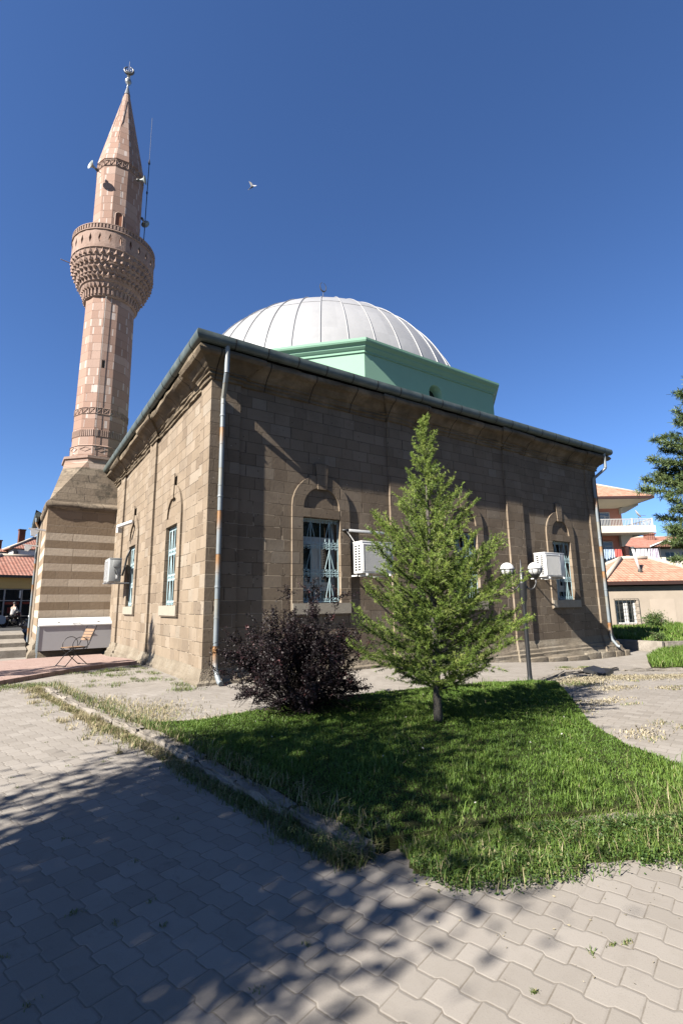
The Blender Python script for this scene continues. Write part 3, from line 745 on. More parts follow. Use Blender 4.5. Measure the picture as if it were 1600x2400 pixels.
for kk in range(78):
    a0 = 2*PI*kk/78; da = 2*PI/78
    def P(r, f, z): return (r*math.cos(a0+da*f), r*math.sin(a0+da*f), z)
    b.add([P(1.862, .2, 19.12), P(1.862, .8, 19.12), P(1.862, .8, 19.31), P(1.862, .2, 19.31), P(1.90, .25, 19.12), P(1.90, .75, 19.12), P(1.90, .75, 19.31), P(1.90, .25, 19.31)], [(4, 5, 6, 7), (0, 4, 7, 3), (5, 1, 2, 6)])
b.build('balcony_parapet', M['carved'], mina)
b = MB(); b.lathe([(1.72, 18.21), (.9, 18.23)], (0, 0), 48); b.build('balcony_floor', M['carved'], mina)
RU = 1.115
b = MB(); b.lathe([(RU, 18.2), (RU, 23.3), (RU+.0, 23.72)], (0, 0), 12, ph); b.cur = 1; xband(23.33, 23.64, RU); up = b.build('upper_shaft', [M['min'], M['carved']], mina)
b = MB(); T = facet(8, 0, 0, RU); dr = [(.28, 18.4), (.86, 18.4), (.86, 20.55)]+[(.57+.29*math.cos(PI*i/8), 20.55+.16*math.sin(PI*i/8)) for i in range(1, 8)]+[(.28, 20.55)]
T = facet(8, 0, 0, RU); b.prism(dr, .003, .02, T, back=False); b.build('balcony_door', M['rustdoor'], up)
b = MB(); b.tube([T(.28, 18.4, .03), T(.28, 20.55, .03)]+[T(.57-.29*math.cos(PI*i/8), 20.55+.16*math.sin(PI*i/8), .03) for i in range(1, 8)]+[T(.86, 20.55, .03), T(.86, 18.4, .03)], .035, 4); b.build('door_frame', M['carved'], up)
b = MB(); b.lathe([(RU+.0, 23.72), (RU+.03, 23.74), (.06, 29.25)], (0, 0), 12, ph); cap = b.build('cone_cap', M['min'], mina)
b = MB(); b.lathe([(.16, 28.85), (.10, 29.15), (.035, 29.45), (.035, 29.56), (.12, 29.64), (.17, 29.78), (.12, 29.92), (.03, 30.0), (.03, 30.05), (.10, 30.12), (.03, 30.2), (.018, 30.25), (.012, 31.1), (.001, 31.15)], (0, 0), 14)
b.build('finial', M['steel'], cap, True, 50)
b = MB(); crescent(b, (0, 0, 30.52), .23, PI*.5, Vector((.95, -.3, 0)), Vector((0, 0, 1)), .045); crescent(b, (0, 0, 30.52), .11, PI*.5, Vector((.95, -.3, 0)), Vector((0, 0, 1)), .02); b.build('crescent', M['darksteel'], cap, True)
b = MB(); b.tube([(-.22, -.30, 28.4), (-.42, -.62, 26.7), (-.50, -.66, 26.4), (-.62, -.78, 25.7), (-.66, -.86, 25.3)], .012, 4); b.build('crack', M['black'], cap)
# loudspeakers, mast
def horn(name, label, loc, d):
    d = Vector(d).normalized(); rt = thing(name, label, 'loudspeaker', loc); rt.scale = (.76,)*3
    q = d.to_track_quat('Z', 'Y').to_matrix()
    def lat(prof, nm, mat, par):
        b = MB(); b.lathe(prof, (0, 0), 18); b.v = [tuple(q @ Vector(v)) for v in b.v]; return b.build(nm, mat, par, True, 50)
    h = lat([(.05, -.1), (.06, 0), (.09, .12), (.16, .22), (.27, .29), (.29, .295), (.27, .28), (.15, .2), (.0, .1)], 'horn', M['speaker'], rt)
    lat([(.001, -.26), (.08, -.25), (.09, -.2), (.085, -.1), (.06, -.06)], 'driver', M['darksteel'], rt)
    b = MB(); b.tube([(0, 0, 0), tuple(-d*.42)], .02, 6); b.build('bracket', M['darksteel'], rt)
horn('loudspeaker', 'pale horn loudspeaker on the left of the minaret, facing left', (MX-1.28, MY-.95, 22.75), (-.85, -.35, .1))
horn('loudspeaker', 'grey horn loudspeaker on the right of the minaret, beside the mast', (MX+.78, MY-1.20, 22.95), (.8, -.45, .05))
horn('loudspeaker', 'small dark horn half hidden behind the right edge of the minaret', (MX+1.22, MY-.1, 21.6), (.6, .8, 0))
mast = thing('antenna_mast', 'thin dark antenna mast rising from the minaret balcony', 'antenna', (MX+1.22, MY-.55, 18.25))
b = MB(); b.tube([(0, 0, 0), (.02, 0, 6.6)], .022, 6); b.lathe([(.022, 4.6), (.045, 4.65), (.045, 4.75), (.022, 4.8)], (.01, 0), 8); b.lathe([(.02, 6.4), (.06, 6.5), (.02, 6.75)], (.02, 0), 8); b.build('pole', M['iron'], mast)
b = MB(); b.tube([(.02, 0, 6.6), (.02, 0, 9.4)], .011, 5); b.build('whip', M['steel'], mast)
b = MB(); b.tube([(0, 0, 0), (.35, 0, 0)], .012, 4)
rod = thing('drain_spout', 'short thin spout sticking out left of the minaret balcony', 'spout', (MX-1.8, MY-.5, 17.55)); b = MB(); b.tube([(.05, 0, 0), (-.5, -.05, .02)], .02, 6); b.build('pipe', M['carved'], rod)

# ------------------------------------------------------------------ AIR CONDITIONERS
def ac_unit(label, loc, W, H, D, rz, pipeside=False):
    """origin: bottom back left corner; x along width, -y outward"""
    rt = thing('air_conditioner', label, 'air conditioner', loc, rz, 'air conditioner units on the mosque walls')
    b = MB(); b.box((0, -D, 0), (W, 0, H), .018); b.box((-.006, -D-.006, H-.035), (W+.006, .004, H+.006), .008); b.cur = 1
    if not pipeside:   # side louvres on the left end: two columns of ten openings
        for cx in (-D*.80, -D*.42):
            for k in range(10):
                z = .07+k*(H-.14)/10
                b.box((-.004, cx, z), (-.001, cx+D*.22, z+(H-.14)/10*.62))
    b.build('body', [M['white'] if not pipeside else M['acback'], M['black']], rt, True, 40)
    # front coil grille: recessed-looking frame with fine vertical bars
    b = MB(); b.box((.05, -D-.006, .05), (W*.73, -D-.001, H-.09)); f = b.build('fan_grille', M['acgrey'], rt)
    b = MB()
    x = .07
    while x < W*.72: b.box((x, -D-.012, .06), (x+.006, -D-.0065, H-.1)); x += .028
    for z in (.045, H-.09): b.box((.04, -D-.016, z), (W*.735, -D-.001, z+.012))
    b.box((.035, -D-.016, .045), (.048, -D-.001, H-.078)); b.box((W*.735, -D-.012, .03), (W*.75, -D-.001, H-.05)); b.build('grille_bars', M['white'], f)
    if pipeside:
        mx = lambda b: setattr(b, 'v', [(W-v[0], v[1], v[2]) for v in b.v])
        b = MB(); b.box((-.03, -D*.72, H*.62), (-.001, -D*.12, H-.06), .008); mx(b); b.build('service_cover', M['acback'], rt, True, 40)
        b = MB(); b.box((-.05, -D*.42, .1), (-.001, -D*.25, .26), .01); mx(b); b.build('valve_cover', M['white'], rt, True, 40)
        b = MB(); b.tube([(-.03, -D*.62, H*.62), (-.05, -D*.5, H*.38), (-.04, -D*.33, H*.25)], .014, 6); mx(b); b.build('cable', M['black'], rt, True)
        b = MB(); b.tube([(-.02, -D*.1, H*.3), (-.06, .03, H*.25), (-.06, .1, H*.7), (-.10, .14, H*1.05), (-.28, .20, H*1.35)], .035, 8); mx(b); b.build('hose', M['black'], rt, True)
    b = MB()
    for x in (.14, W-.14):
        b.box((x-.02, -D-.05, -.055), (x+.02, .30, -.02))
        b.box((x-.03, -D-.03, -.022), (x+.03, -D+.06, -.001))
    b.box((.04, -.2, -.075), (W-.04, -.17, -.045)); b.build('bracket', M['white'], rt)
    return rt
ac_unit('white air conditioner half hidden behind the larch, nearest the rusty corner downpipe', (3.655, -.31, 2.36), 1.0, .80, .38, 0)
ac_unit('white air conditioner behind the twin globe lamp, below the far right window', (11.06, -.31, 2.41), 1.08, .80, .42, 0)
ac_unit('grey backed air conditioner on the sunlit left wall, seen from its pipe side', (-.30, 9.35, 2.52), 1.0, .82, .40, -PI/2, True)
duct = thing('pipe_cover', 'white plastic pipe cover with black hose ends above the larch-side air conditioner', 'pipe cover', (3.6, -.01, 3.5))
b = MB(); b.box((.06, -.14, -.04), (1.2, -.075, .03), .012); b.build('cover', M['white'], duct, True, 40)
b = MB(); b.tube([(-.12, .05, 0), (-.02, -.09, 0), (.07, -.10, 0)], .035, 8); b.build('hose', M['black'], duct, True); b = MB(); b.tube([(1.19, -.10, 0), (1.27, -.13, -.02), (1.31, -.2, -.12), (1.31, -.3, -.36)], .04, 8); b.build('hose', M['black'], duct, True)
b = MB(); b.tube([(0, -.1, -.02), (.08, -.12, -.12), (.14, -.25, -.32)], .008, 4); b.build('cable', M['white'], duct)

# floodlights
def flood(label, loc, rz, sc=1):
    rt = thing('floodlight', label, 'floodlight', loc, rz, 'white floodlights on the walls'); rt.scale = (sc,)*3
    b = MB(); b.prism([(0, .06), (.62, .10), (.62, .06), (0, .0)], -.09, .09, lambda u, v, w: (u, w, v)); b.build('hood', M['white'], rt)
    b = MB(); b.prism([(.25, .0), (.56, .06), (.52, -.20), (.40, -.22)], -.10, .10, lambda u, v, w: (u, w, v)); b.build('lamp_housing', M['white'], rt)
    return rt
flood('white floodlight standing out from the left edge of the striped minaret base', (MX-hb+.03, 12.5, 4.70), PI)
flood('white floodlight on the porch corner behind the minaret base, above the thin downpipe', (-2.6, 16.2, 4.45), PI)
sec = thing('security_light', 'white tube security light above the far window of the left wall', 'security light', (-.10, 7.95, 4.62))
b = MB(); b.tube([(.0, -.05, 0), (-.42, .38, -.16)], .065, 10); b.build('arm', M['white'], sec, True, 40)
b = MB(); b.obox((-.36, .42, -.28), .09, .05, .09, Matrix.Rotation(.5, 3, 'Z')); b.add([(-.25, .2, -.08), (-.48, .35, -.13), (-.55, .5, -.16), (-.3, .42, -.12)], [(0, 1, 2, 3)]); b.build('lamp_head', M['white'], sec)

# ------------------------------------------------------------------ STREET LAMP
lamp = thing('street_lamp', 'black twin globe lamp post standing at the lawn edge by the mosque', 'street lamp', (5.21, -4.1, gz(5.21, -4.1)), math.radians(-33.6))
b = MB(); b.lathe([(.085, -.1), (.08, .02), (.055, .08), (.045, .2), (.04, 1.5), (.045, 1.55), (.05, 1.6), (.075, 1.68), (.08, 1.95), (.085, 1.98), (.085, 2.02), (.06, 2.05), (.055, 2.22), (.02, 2.28), (.012, 2.44), (.001, 2.48)], (0, 0), 12); b.build('post', M['iron'], lamp, True, 40)
for s in (-1, 1):
    b = MB(); dx = .285*s
    b.tube([(.05*s, 0, 1.98), (.10*s, 0, 1.90), (.17*s, 0, 1.86), (.24*s, 0, 1.90), (dx, 0, 1.99), (dx, 0, 2.10)], .018, 8)
    b.tube([(.07*s, 0, 2.0), (.12*s, 0, 2.06), (.10*s, 0, 2.12), (.07*s, 0, 2.1)], .008, 6)
    arm = b.build('lamp_arm', M['iron'], lamp, True)
    b = MB(); b.lathe([(.02, 2.06), (.05, 2.10), (.085, 2.14), (.10, 2.165), (.09, 2.17)], (dx, 0), 14)
    for k in range(8):
        a = PI/4*k; b.tube([(dx+.146*math.cos(a)*math.cos(t), .146*math.sin(a)*math.cos(t), 2.28+.146*math.sin(t)) for t in [-.95+.19*i for i in range(6)]], .006, 4)
    b.tube([(dx+.147*math.cos(2*PI*i/20), .147*math.sin(2*PI*i/20), 2.28) for i in range(20)], .007, 4, True); b.build('cage', M['iron'], arm)
    b = MB(); b.sphere((dx, 0, 2.28), .14, 24); b.build('globe', M['white'], lamp, True)

# ------------------------------------------------------------------ WHITE CABINET, CHAIR
hx = 2.58; cab = thing('metal_cabinet', 'long white metal cabinet on legs against the minaret base', 'cabinet', (-2.50, 11.35, gz(-2.5, 11.2)+.10), math.radians(.5))
b = MB(); b.box((.02, 0, .24), (hx, .62, 1.13)); b.build('body', simple('light_grey_sheet_metal', (.60, .60, .61), .5, .4, 0, .03, 3), cab)
b = MB(); b.prism([(-.04, 1.13), (-.04, 1.17), (.66, 1.42), (.66, 1.13)], -.01, hx+.03, lambda u, v, w: (w, u, v)); b.build('lid', M['white'], cab)
b = MB(); b.tube([(1.12, -.03, 1.20), (1.12, -.09, 1.22), (1.36, -.09, 1.22), (1.36, -.03, 1.20)], .014, 6); b.build('handle', M['black'], cab)
for x in (.64, 2.02): b = MB(); b.box((x-.04, .12, 1.232), (x+.04, .17, 1.262)); b.build('latch', M['darksteel'], cab)
for x in (0, hx-.04):
    for y in (-.02, .58):
        b = MB(); b.box((x-.02, y, 0), (x+.025, y+.045, 1.13 if x == 0 else .26)); b.build('leg', M['pipe'] if False else simple('pale_blue_leg', (.5, .6, .64), .5, .4, 0, .1), cab)
wood = simple('pale_slat_wood', (.36, .22, .125), .6, .3, 0, .2, 9)
ch = thing('folding_chair', 'wooden slatted garden chair with black metal frame on the red paving', 'chair', (-1.92, 5.05, gz(-1.9, 5)+.10), PI+.42); ch.scale = (1.05,)*3
# local +x = facing direction
b = MB()
for k in range(6): b.box((-.20+k*.075, -.20, .445), (-.20+k*.075+.062, .20, .463))
seat = b.build('seat', wood, ch)
b = MB()
for k in range(4):
    t0 = k/4; x = -.27-.13*t0; z = .60+.30*t0
    b.obox((x-.02, 0, z+.04), .009, .20, .033, Matrix.Rotation(-.38, 3, 'Y'))
b.build('backrest', wood, ch)
b = MB()
for y in (-.215, .215):
    b.tube([(-.44, y, .98), (-.25, y, .50), (.12, y, .25), (.33, y, 0), (.39, y, .0)], .011, 6)
    b.tube([(.24, y, .445), (-.02, y, .22), (-.26, y, 0), (-.32, y, 0)], .011, 6)
    b.tube([(-.24, y*1.0, .44), (.24, y, .44)], .010, 6)
b.tube([(-.26, -.215, .02), (-.26, .215, .02)], .009, 6); b.tube([(.33, -.215, .02), (.33, .215, .02)], .009, 6); b.tube([(-.44, -.215, .98), (-.44, .215, .98)], .009, 6)
b.build('frame', M['iron'], ch, True)
for y in (-.235, .235):
    b = MB(); b.tube([(-.02+.20*math.cos(t), y, .52+.19*math.sin(t)) for t in [2*PI*i/22 for i in range(22)]], .009, 5, True); b.build('armrest', M['iron'], ch, True)

# ------------------------------------------------------------------ KERBS
def kerb_run(pts, n, label, group, wd=.13, ht=.13, jit=.026, seed=3):
    rn = random.Random(seed); lens = [math.dist(pts[i], pts[i+1]) for i in range(len(pts)-1)]; tot = sum(lens); t = 0; first = None
    step = tot/n
    def at(d):
        for i, l in enumerate(lens):
            if d <= l or i == len(lens)-1:
                f = d/l; p, q = pts[i], pts[i+1]; return p[0]+(q[0]-p[0])*f, p[1]+(q[1]-p[1])*f, math.atan2(q[1]-p[1], q[0]-p[0])
            d -= l
    for k in range(n):
        x, y, a = at((k+.5)*step)
        bm = bmesh.new(); bmesh.ops.create_cube(bm, size=1)
        for v in bm.verts: v.co = Vector((v.co.x*(step-.02), v.co.y*wd, (v.co.z+.5)*(ht+.1)-.1))
        bmesh.ops.subdivide_edges(bm, edges=bm.edges[:], cuts=3, use_grid_fill=True)
        bmesh.ops.bevel(bm, geom=[e for e in bm.edges if len(e.link_faces) == 2 and e.calc_face_angle(0) > 1], offset=.018, segments=2, affect='EDGES')
        for v in bm.verts: v.co += Vector([rn.uniform(-1, 1)*jit*.6 for _ in range(3)])
        b = MB(); b.addbm(bm); o = b.build('kerb_stone', M['kerb'], None, True, 50)
        o.location = (x, y, gz(x, y)+rn.uniform(-.012, .01)); o.rotation_euler = (rn.uniform(-.03, .03), rn.uniform(-.015, .015), a+rn.uniform(-.02, .02))
        tag(o, label, 'kerb stone', group)
kerb_run([(-2.75, 1.25), (-2.18, -2.5), (-1.86, -4.17), (-1.62, -6.43), (-1.45, -7.72)], 11, 'weathered pale kerb stone in the row along the left side of the lawn', 'kerb stones along the left of the lawn', .16, .09)
kerb_run([(-1.25, -7.78), (-.36, -8.06), (.81, -8.59), (1.6, -8.95)], 5, 'half buried kerb stone at the front of the lawn, behind the clover', 'kerb stones at the front of the lawn', .12, .045, seed=5)
kerb_run([(5.5, -3.98), (7.9, -3.22), (10.1, -3.0), (11.9, -3.5), (13.4, -4.2), (16.2, -5.6)], 11, 'low pale kerb stone beside the path on the far right', 'kerb stones beside the path on the right', .12, .07, seed=6)
# raised lawn
LAWN = [(-1.38, -7.70), (-1.53, -6.43), (-1.77, -4.17), (-1.90, -3.2), (-1.2, -3.55), (.1, -3.35), (1.42, -3.25), (3.2, -3.55), (4.96, -4.0), (5.55, -4.45), (4.3, -5.5), (2.75, -6.75), (2.1, -7.55), (1.85, -8.2), (1.55, -8.85), (.81, -8.52), (-.36, -8.0), (-1.2, -7.75)]
slab('lawn', LAWN, -.05, .085, M['soil'], jit=.02)
CLOV = [(-1.22, -7.85), (-.36, -8.1), (.81, -8.65), (1.6, -9.0), (1.1, -9.2), (.45, -8.98), (.1, -8.80), (-.45, -8.52), (-.9, -8.38), (-1.2, -8.22), (-1.34, -8.0)]
slab('verge', CLOV, -.03, .02, M['soil'], jit=.02)
RLAWN = [(11.7, -3.35), (13.4, -4.05), (16.4, -5.4), (21, -6), (21, -1.5), (18.5, -.9), (16.9, -1.1), (14.5, -1.9)]
slab('right_lawn', RLAWN, -.05, .10, M['soil'])
b = MB(); T = lambda u, v, w: (u, v, w); b.prism([(18.6, -.55), (24, -2.6), (60, -12), (60, 30), (18.9, 30)], -.6, -.08, T, back=False); tag(b.build('bank', M['soil']), kind='structure')
rw = thing('retaining_wall', 'low concrete retaining wall holding the grass bank behind the mosque', 'retaining wall', (18.6, -.55, -.5))
b = MB(); b.box((-.22, -.1, -.2), (0.0, 16, .46), .02); b.build('wall', M['kerb'], rw, True, 40)
b = MB(); q = math.atan2(-2.05, 5.4); Mx = Matrix.Rotation(q, 3, 'Z'); b.obox((2.75, -1.14, .14), 2.9, .1, .31, Mx); b.build('end_wall', M['kerb'], rw)

# ------------------------------------------------------------------ blades, tufts, leaves (numpy)
def inside(P, poly):
    x, y = P[:, 0], P[:, 1]; r = np.zeros(len(P), bool); n = len(poly)
    for i in range(n):
        x0, y0 = poly[i]; x1, y1 = poly[i-1]
        c = ((y0 > y) != (y1 > y)) & (x < (x1-x0)*(y-y0)/((y1-y0)+1e-12)+x0); r ^= c
    return r
def sample(poly, n):
    a = np.array(poly); lo, hi = a.min(0), a.max(0); out = np.zeros((0, 2))
    while len(out) < n:
        p = RNG.uniform(lo, hi, (n, 2)); out = np.vstack([out, p[inside(p, poly)]])
    return out[:n]
def vnoise(P, s, seed=0):
    r = np.random.default_rng(seed); v = 0
    for k in range(4):
        d = r.normal(size=2)*s*(1.7**k); v = v+np.sin(P[:, 0]*d[0]+P[:, 1]*d[1]+r.uniform(0, 6))*(.7**k)
    return v/2.2
GZ = np.vectorize(gz)
def blades(name, P, z0, h, wd, lean, mat, rnd, parent=None, curve=.6):
    """P (n,2) roots; one bent two-segment blade each"""
    n = len(P); a = RNG.uniform(0, 2*PI, n); d = np.stack([np.cos(a), np.sin(a), np.zeros(n)], 1)
    sd = np.stack([-np.sin(a), np.cos(a), np.zeros(n)], 1)
    root = np.column_stack([P, GZ(P[:, 0], P[:, 1])+z0]); up = np.array([0, 0, 1.])
    l = lean[:, None]; hh = h[:, None]; w = wd[:, None]/2
    mid = root+d*hh*l*.35+up*hh*.6; tip = root+d*hh*l*(.35+curve)+up*hh*(1-.25*l)
    V = np.stack([root-sd*w, root+sd*w, mid+sd*w*.8, mid-sd*w*.8, tip], 1).reshape(-1, 3)
    k = np.arange(n)*5
    F = np.concatenate([np.stack([k, k+1, k+2], 1), np.stack([k, k+2, k+3], 1), np.stack([k+3, k+2, k+4], 1)])
    return np_mesh(name, V, F, mat, parent, np.repeat(rnd, 5))
def leaves(name, C, size, mat, rnd, parent=None, flat=0., asp=.6):
    """C (n,3) leaf centres; each a folded diamond"""
    n = len(C); a = RNG.normal(size=(n, 3)); a[:, 2] *= (1-flat); a /= np.linalg.norm(a, axis=1)[:, None]
    b_ = RNG.normal(size=(n, 3)); b_[:, 2] *= (1-flat*.8); b_ -= a*(a*b_).sum(1)[:, None]; b_ /= np.linalg.norm(b_, axis=1)[:, None]
    s = size[:, None]*.5
    V = np.stack([C-a*s, C+b_*s*asp, C+a*s, C-b_*s*asp], 1).reshape(-1, 3); k = np.arange(n)*4
    F = np.stack([k, k+1, k+2, k+3], 1)
    return np_mesh(name, V, F, mat, parent, np.repeat(rnd, 4))
def needles(name, C, D, per, ln, wd, mat, rnd, parent=None, spread=1.0):
    """tufts: per tuft centre C with axis D, `per` thin triangles"""
    n = len(C); Cc = np.repeat(C, per, 0); Dd = np.repeat(D, per, 0)
    v = RNG.normal(size=(n*per, 3)); v /= np.linalg.norm(v, axis=1)[:, None]; v = v*spread+Dd*.6; v /= np.linalg.norm(v, axis=1)[:, None]
    q = np.cross(v, RNG.normal(size=(n*per, 3))); q /= np.linalg.norm(q, axis=1)[:, None]
    L_ = ln*RNG.uniform(.6, 1.2, (n*per, 1)); Cc = Cc+RNG.normal(size=Cc.shape)*ln*.15
    V = np.stack([Cc-q*wd*.5, Cc+q*wd*.5, Cc+v*L_+q*wd*.25, Cc+v*L_-q*wd*.25], 1).reshape(-1, 3); k = np.arange(n*per)*4
    F = np.stack([k, k+1, k+2, k+3], 1)
    return np_mesh(name, V, F, mat, parent, np.repeat(np.clip(np.repeat(rnd, per)+RNG.normal(size=n*per)*.12, 0, 1), 4))
def along(pts, n, w0, w1):
    lens = np.array([math.dist(pts[i], pts[i+1]) for i in range(len(pts)-1)]); c = np.concatenate([[0], np.cumsum(lens)]); t = RNG.uniform(0, c[-1], n)
    i = np.clip(np.searchsorted(c, t)-1, 0, len(lens)-1); f = (t-c[i])/lens[i]; a = np.array(pts); p = a[i]+(a[i+1]-a[i])*f[:, None]
    dd = (a[i+1]-a[i])/lens[i][:, None]; nn = np.stack([dd[:, 1], -dd[:, 0]], 1); return p+nn*RNG.uniform(w0, w1, n)[:, None]
# lawn grass
P = sample(LAWN, 150000); v = vnoise(P, 2.2, 3); d = np.hypot(P[:, 0]+3.5, P[:, 1]+10.5)
v2 = vnoise(P, 1.3, 31); bare = (vnoise(P, 4.5, 77)+.35*v2 > 1.0) & (RNG.random(len(P)) < .8); P, v, d, v2 = P[~bare], v[~bare], d[~bare], v2[~bare]
h = (.027+.022*np.clip(v+.4, 0, 1.4))*RNG.uniform(.5, 1.5, len(P)); tall = RNG.random(len(P)) < .012; h[tall] *= 2.6
tag(blades('lawn_grass', P, .075, h, RNG.uniform(.004, .008, len(P))+d*.0004, RNG.uniform(.1, 1.1, len(P)), M['grass'], np.clip(.38+.17*v+.32*np.clip(v2-.35, 0, 1)+RNG.normal(size=len(P))*.2, 0, .999)), kind='stuff')
P = sample(RLAWN, 24000); tag(blades('right_grass', P, .09, RNG.uniform(.08, .28, len(P)), RNG.uniform(.012, .03, len(P)), RNG.uniform(.1, .9, len(P)), M['grass'], np.clip(RNG.normal(.5, .22, len(P)), 0, 1)), kind='stuff')
P = sample([(18.8, -.7), (24, -2.7), (40, -6), (40, 12), (19, 12)], 60000); hb_ = .12+.22*np.clip(vnoise(P, .5, 8)+.3, 0, 1.2)
def bank_blades():
    n = len(P); z = -.08-GZ(P[:, 0], P[:, 1])
    return z
Pz = bank_blades(); tag(blades('bank_grass', P, Pz, hb_*RNG.uniform(.6, 1.3, len(P)), RNG.uniform(.02, .05, len(P)), RNG.uniform(.1, .9, len(P)), M['grass'], np.clip(RNG.normal(.52, .22, len(P)), 0, 1)), kind='stuff')
# clover verge with long dry stalks
P = sample(CLOV, 16000); C3 = np.column_stack([P, GZ(P[:, 0], P[:, 1])+.02+RNG.random(len(P))**1.5*(.06+.05*np.clip(vnoise(P, 5, 5), -.6, 1))])
E_ = along([(-1.3, -8.1), (-1.2, -8.22), (-.9, -8.38), (-.45, -8.52), (.1, -8.80), (.45, -8.98), (1.1, -9.2)], 60, -.02, .10)
E_ = np.vstack([p+RNG.normal(size=(k, 2))*.045 for p, k in zip(E_, RNG.integers(20, 120, 60))]); C4 = np.column_stack([E_, GZ(E_[:, 0], E_[:, 1])+.005+RNG.random(len(E_))**1.5*.07]); C3 = np.vstack([C3, C4])
tag(leaves('clover_patch', C3, RNG.uniform(.009, .022, len(C3)), M['clover'], np.clip(RNG.normal(.5, .25, len(C3)), 0, 1), flat=.55, asp=.8), kind='stuff')
P = np.vstack([sample(CLOV, 6000), along([(-1.25, -7.80), (-.36, -8.05), (.81, -8.58), (1.6, -8.95)], 6500, -.14, .10), E_[::4]]); tag(blades('verge_grass', P, .01, RNG.uniform(.03, .12, len(P)), RNG.uniform(.003, .007, len(P)), RNG.uniform(.2, 1.3, len(P)), M['grass'], np.clip(RNG.normal(.62, .28, len(P)), 0, 1)), kind='stuff')
P = np.vstack([sample([(.2, -8.2), (1.5, -8.8), (1.5, -9.0), (.2, -8.6)], 60), sample(CLOV, 50), sample(LAWN, 60)])
tag(blades('dry_stalks', P, .03, RNG.uniform(.10, .34, len(P)), RNG.uniform(.003, .005, len(P)), RNG.uniform(.1, 1.4, len(P)), M['weed'], RNG.uniform(.3, .8, len(P))), kind='stuff')
# weeds along the kerb and straw patches on the paving
K = [(-2.75, 1.6), (-2.18, -2.5), (-1.86, -4.17), (-1.62, -6.43), (-1.45, -7.72)]
def clumps(base, n, r): 
    return np.vstack([p+RNG.normal(size=(k, 2))*rr for p, k, rr in zip(base, RNG.integers(n[0], n[1], len(base)), RNG.uniform(r[0], r[1], len(base)))])
P = np.vstack([clumps(along(K, 240, .0, .22), (15, 70), (.02, .09)), along(K, 5000, .03, .24), clumps(along(K[:3], 60, .1, .55), (10, 40), (.02, .06))])
dry = np.clip(.70+.25*vnoise(P, 2.5, 4)-.40*(P[:, 1] < -4.8), 0, 1)
tag(blades('kerb_weeds', P, 0, RNG.uniform(.015, .085, len(P))*(1+.9*(vnoise(P, 4, 9) > .5)), RNG.uniform(.004, .010, len(P)), RNG.uniform(.3, 1.6, len(P)), M['weed'], np.clip(dry+RNG.normal(size=len(P))*.22, 0, 1)), kind='stuff')
P = along(K, 2600, -.26, .02); tag(blades('kerb_weeds', P, .06, RNG.uniform(.05, .16, len(P)), RNG.uniform(.005, .01, len(P)), RNG.uniform(.2, 1.2, len(P)), M['weed'], RNG.uniform(0, .8, len(P))), kind='stuff')
def patches(name, spots, mat, lo, hi, hmin, hmax, wmin, wmax):
    A = []
    for (x, y, rx, ry, n) in spots: q = RNG.normal(size=(n, 2))*np.array([rx, ry])*.5; A.append(q+np.array([x, y]))
    P = np.vstack(A); tag(blades(name, P, 0, RNG.uniform(hmin, hmax, len(P)), RNG.uniform(wmin, wmax, len(P)), RNG.uniform(.3, 1.6, len(P)), mat, RNG.uniform(lo, hi, len(P))), kind='stuff')
sp = [(random.uniform(-2.0, -.35), random.uniform(.8, 4.3), random.uniform(.08, .3), random.uniform(.08, .3), 70) for _ in range(30)]
patches('paving_weeds', sp+[(-.5, -.35, .25, .25, 260), (-.35, .3, .2, .4, 200), (-.45, 4.4, .2, .25, 180), (-2.9, 2.1, .3, .5, 700), (-3.3, 2.4, .4, .4, 500), (-3.8, 1.9, .5, .3, 300), (10.4, -2.2, .25, .2, 500), (9.6, -2.0, .3, .1, 200), (5.4, -4.2, .25, .25, 500), (6.1, -4.5, .5, .3, 300)], M['weed'], .05, .5, .015, .075, .006, .013)
patches('dry_grass', [(-1.55, -2.2, .7, 1.1, 1500), (-1.75, -3.1, .35, .6, 700), (-1.9, -1.0, .3, .9, 500), (-1.1, -3.35, .8, .25, 600)], M['weed'], .3, 1, .02, .09, .005, .011)
patches('straw_litter', [(6.6, -4.3, .9, .45, 1500), (7.6, -4.0, 1.2, .4, 1900), (8.9, -4.2, 1.2, .5, 1900), (10.2, -4.4, 1.0, .4, 900), (11.4, -4.4, 1.4, .3, 900), (6.3, -5.2, .8, .25, 500), (9.9, -2.35, 1.0, .12, 700), (3.1, -7.2, .5, .2, 250), (4.6, -5.9, .7, .2, 350), (7.4, -5.6, .4, .2, 200)], M['straw'], 0, 1, .01, .045, .006, .02)
sp = [(random.uniform(2.5, 9), random.uniform(-7.6, -4.6), .22, .10, 60) for _ in range(16)]; sp = [s for s in sp if s[1] < -4.2-(s[0]-5.5)*0-max(0, (5.6-s[0]))*.85]
patches('paving_weeds', sp, M['weed'], .1, .9, .015, .05, .006, .012)
sp = [(random.uniform(-3.4, -1.3), random.uniform(-8.9, -2.5), .03, .03, 16) for _ in range(40)]; sp = [s for s in sp if s[0] < -2.1-.12*(s[1]+2.5)*-1*0]
sp += [(-.93, -9.06, .03, .012, 40), (-1.0, -9.03, .03, .01, 30), (-1.13, -9.0, .03, .02, 18), (-1.55, -9.0, .015, .012, 30), (-3.05, -8.55, .05, .05, 120), (-2.35, -8.78, .03, .03, 60)]
patches('joint_moss', sp, M['weed'], .0, .55, .005, .02, .003, .006)
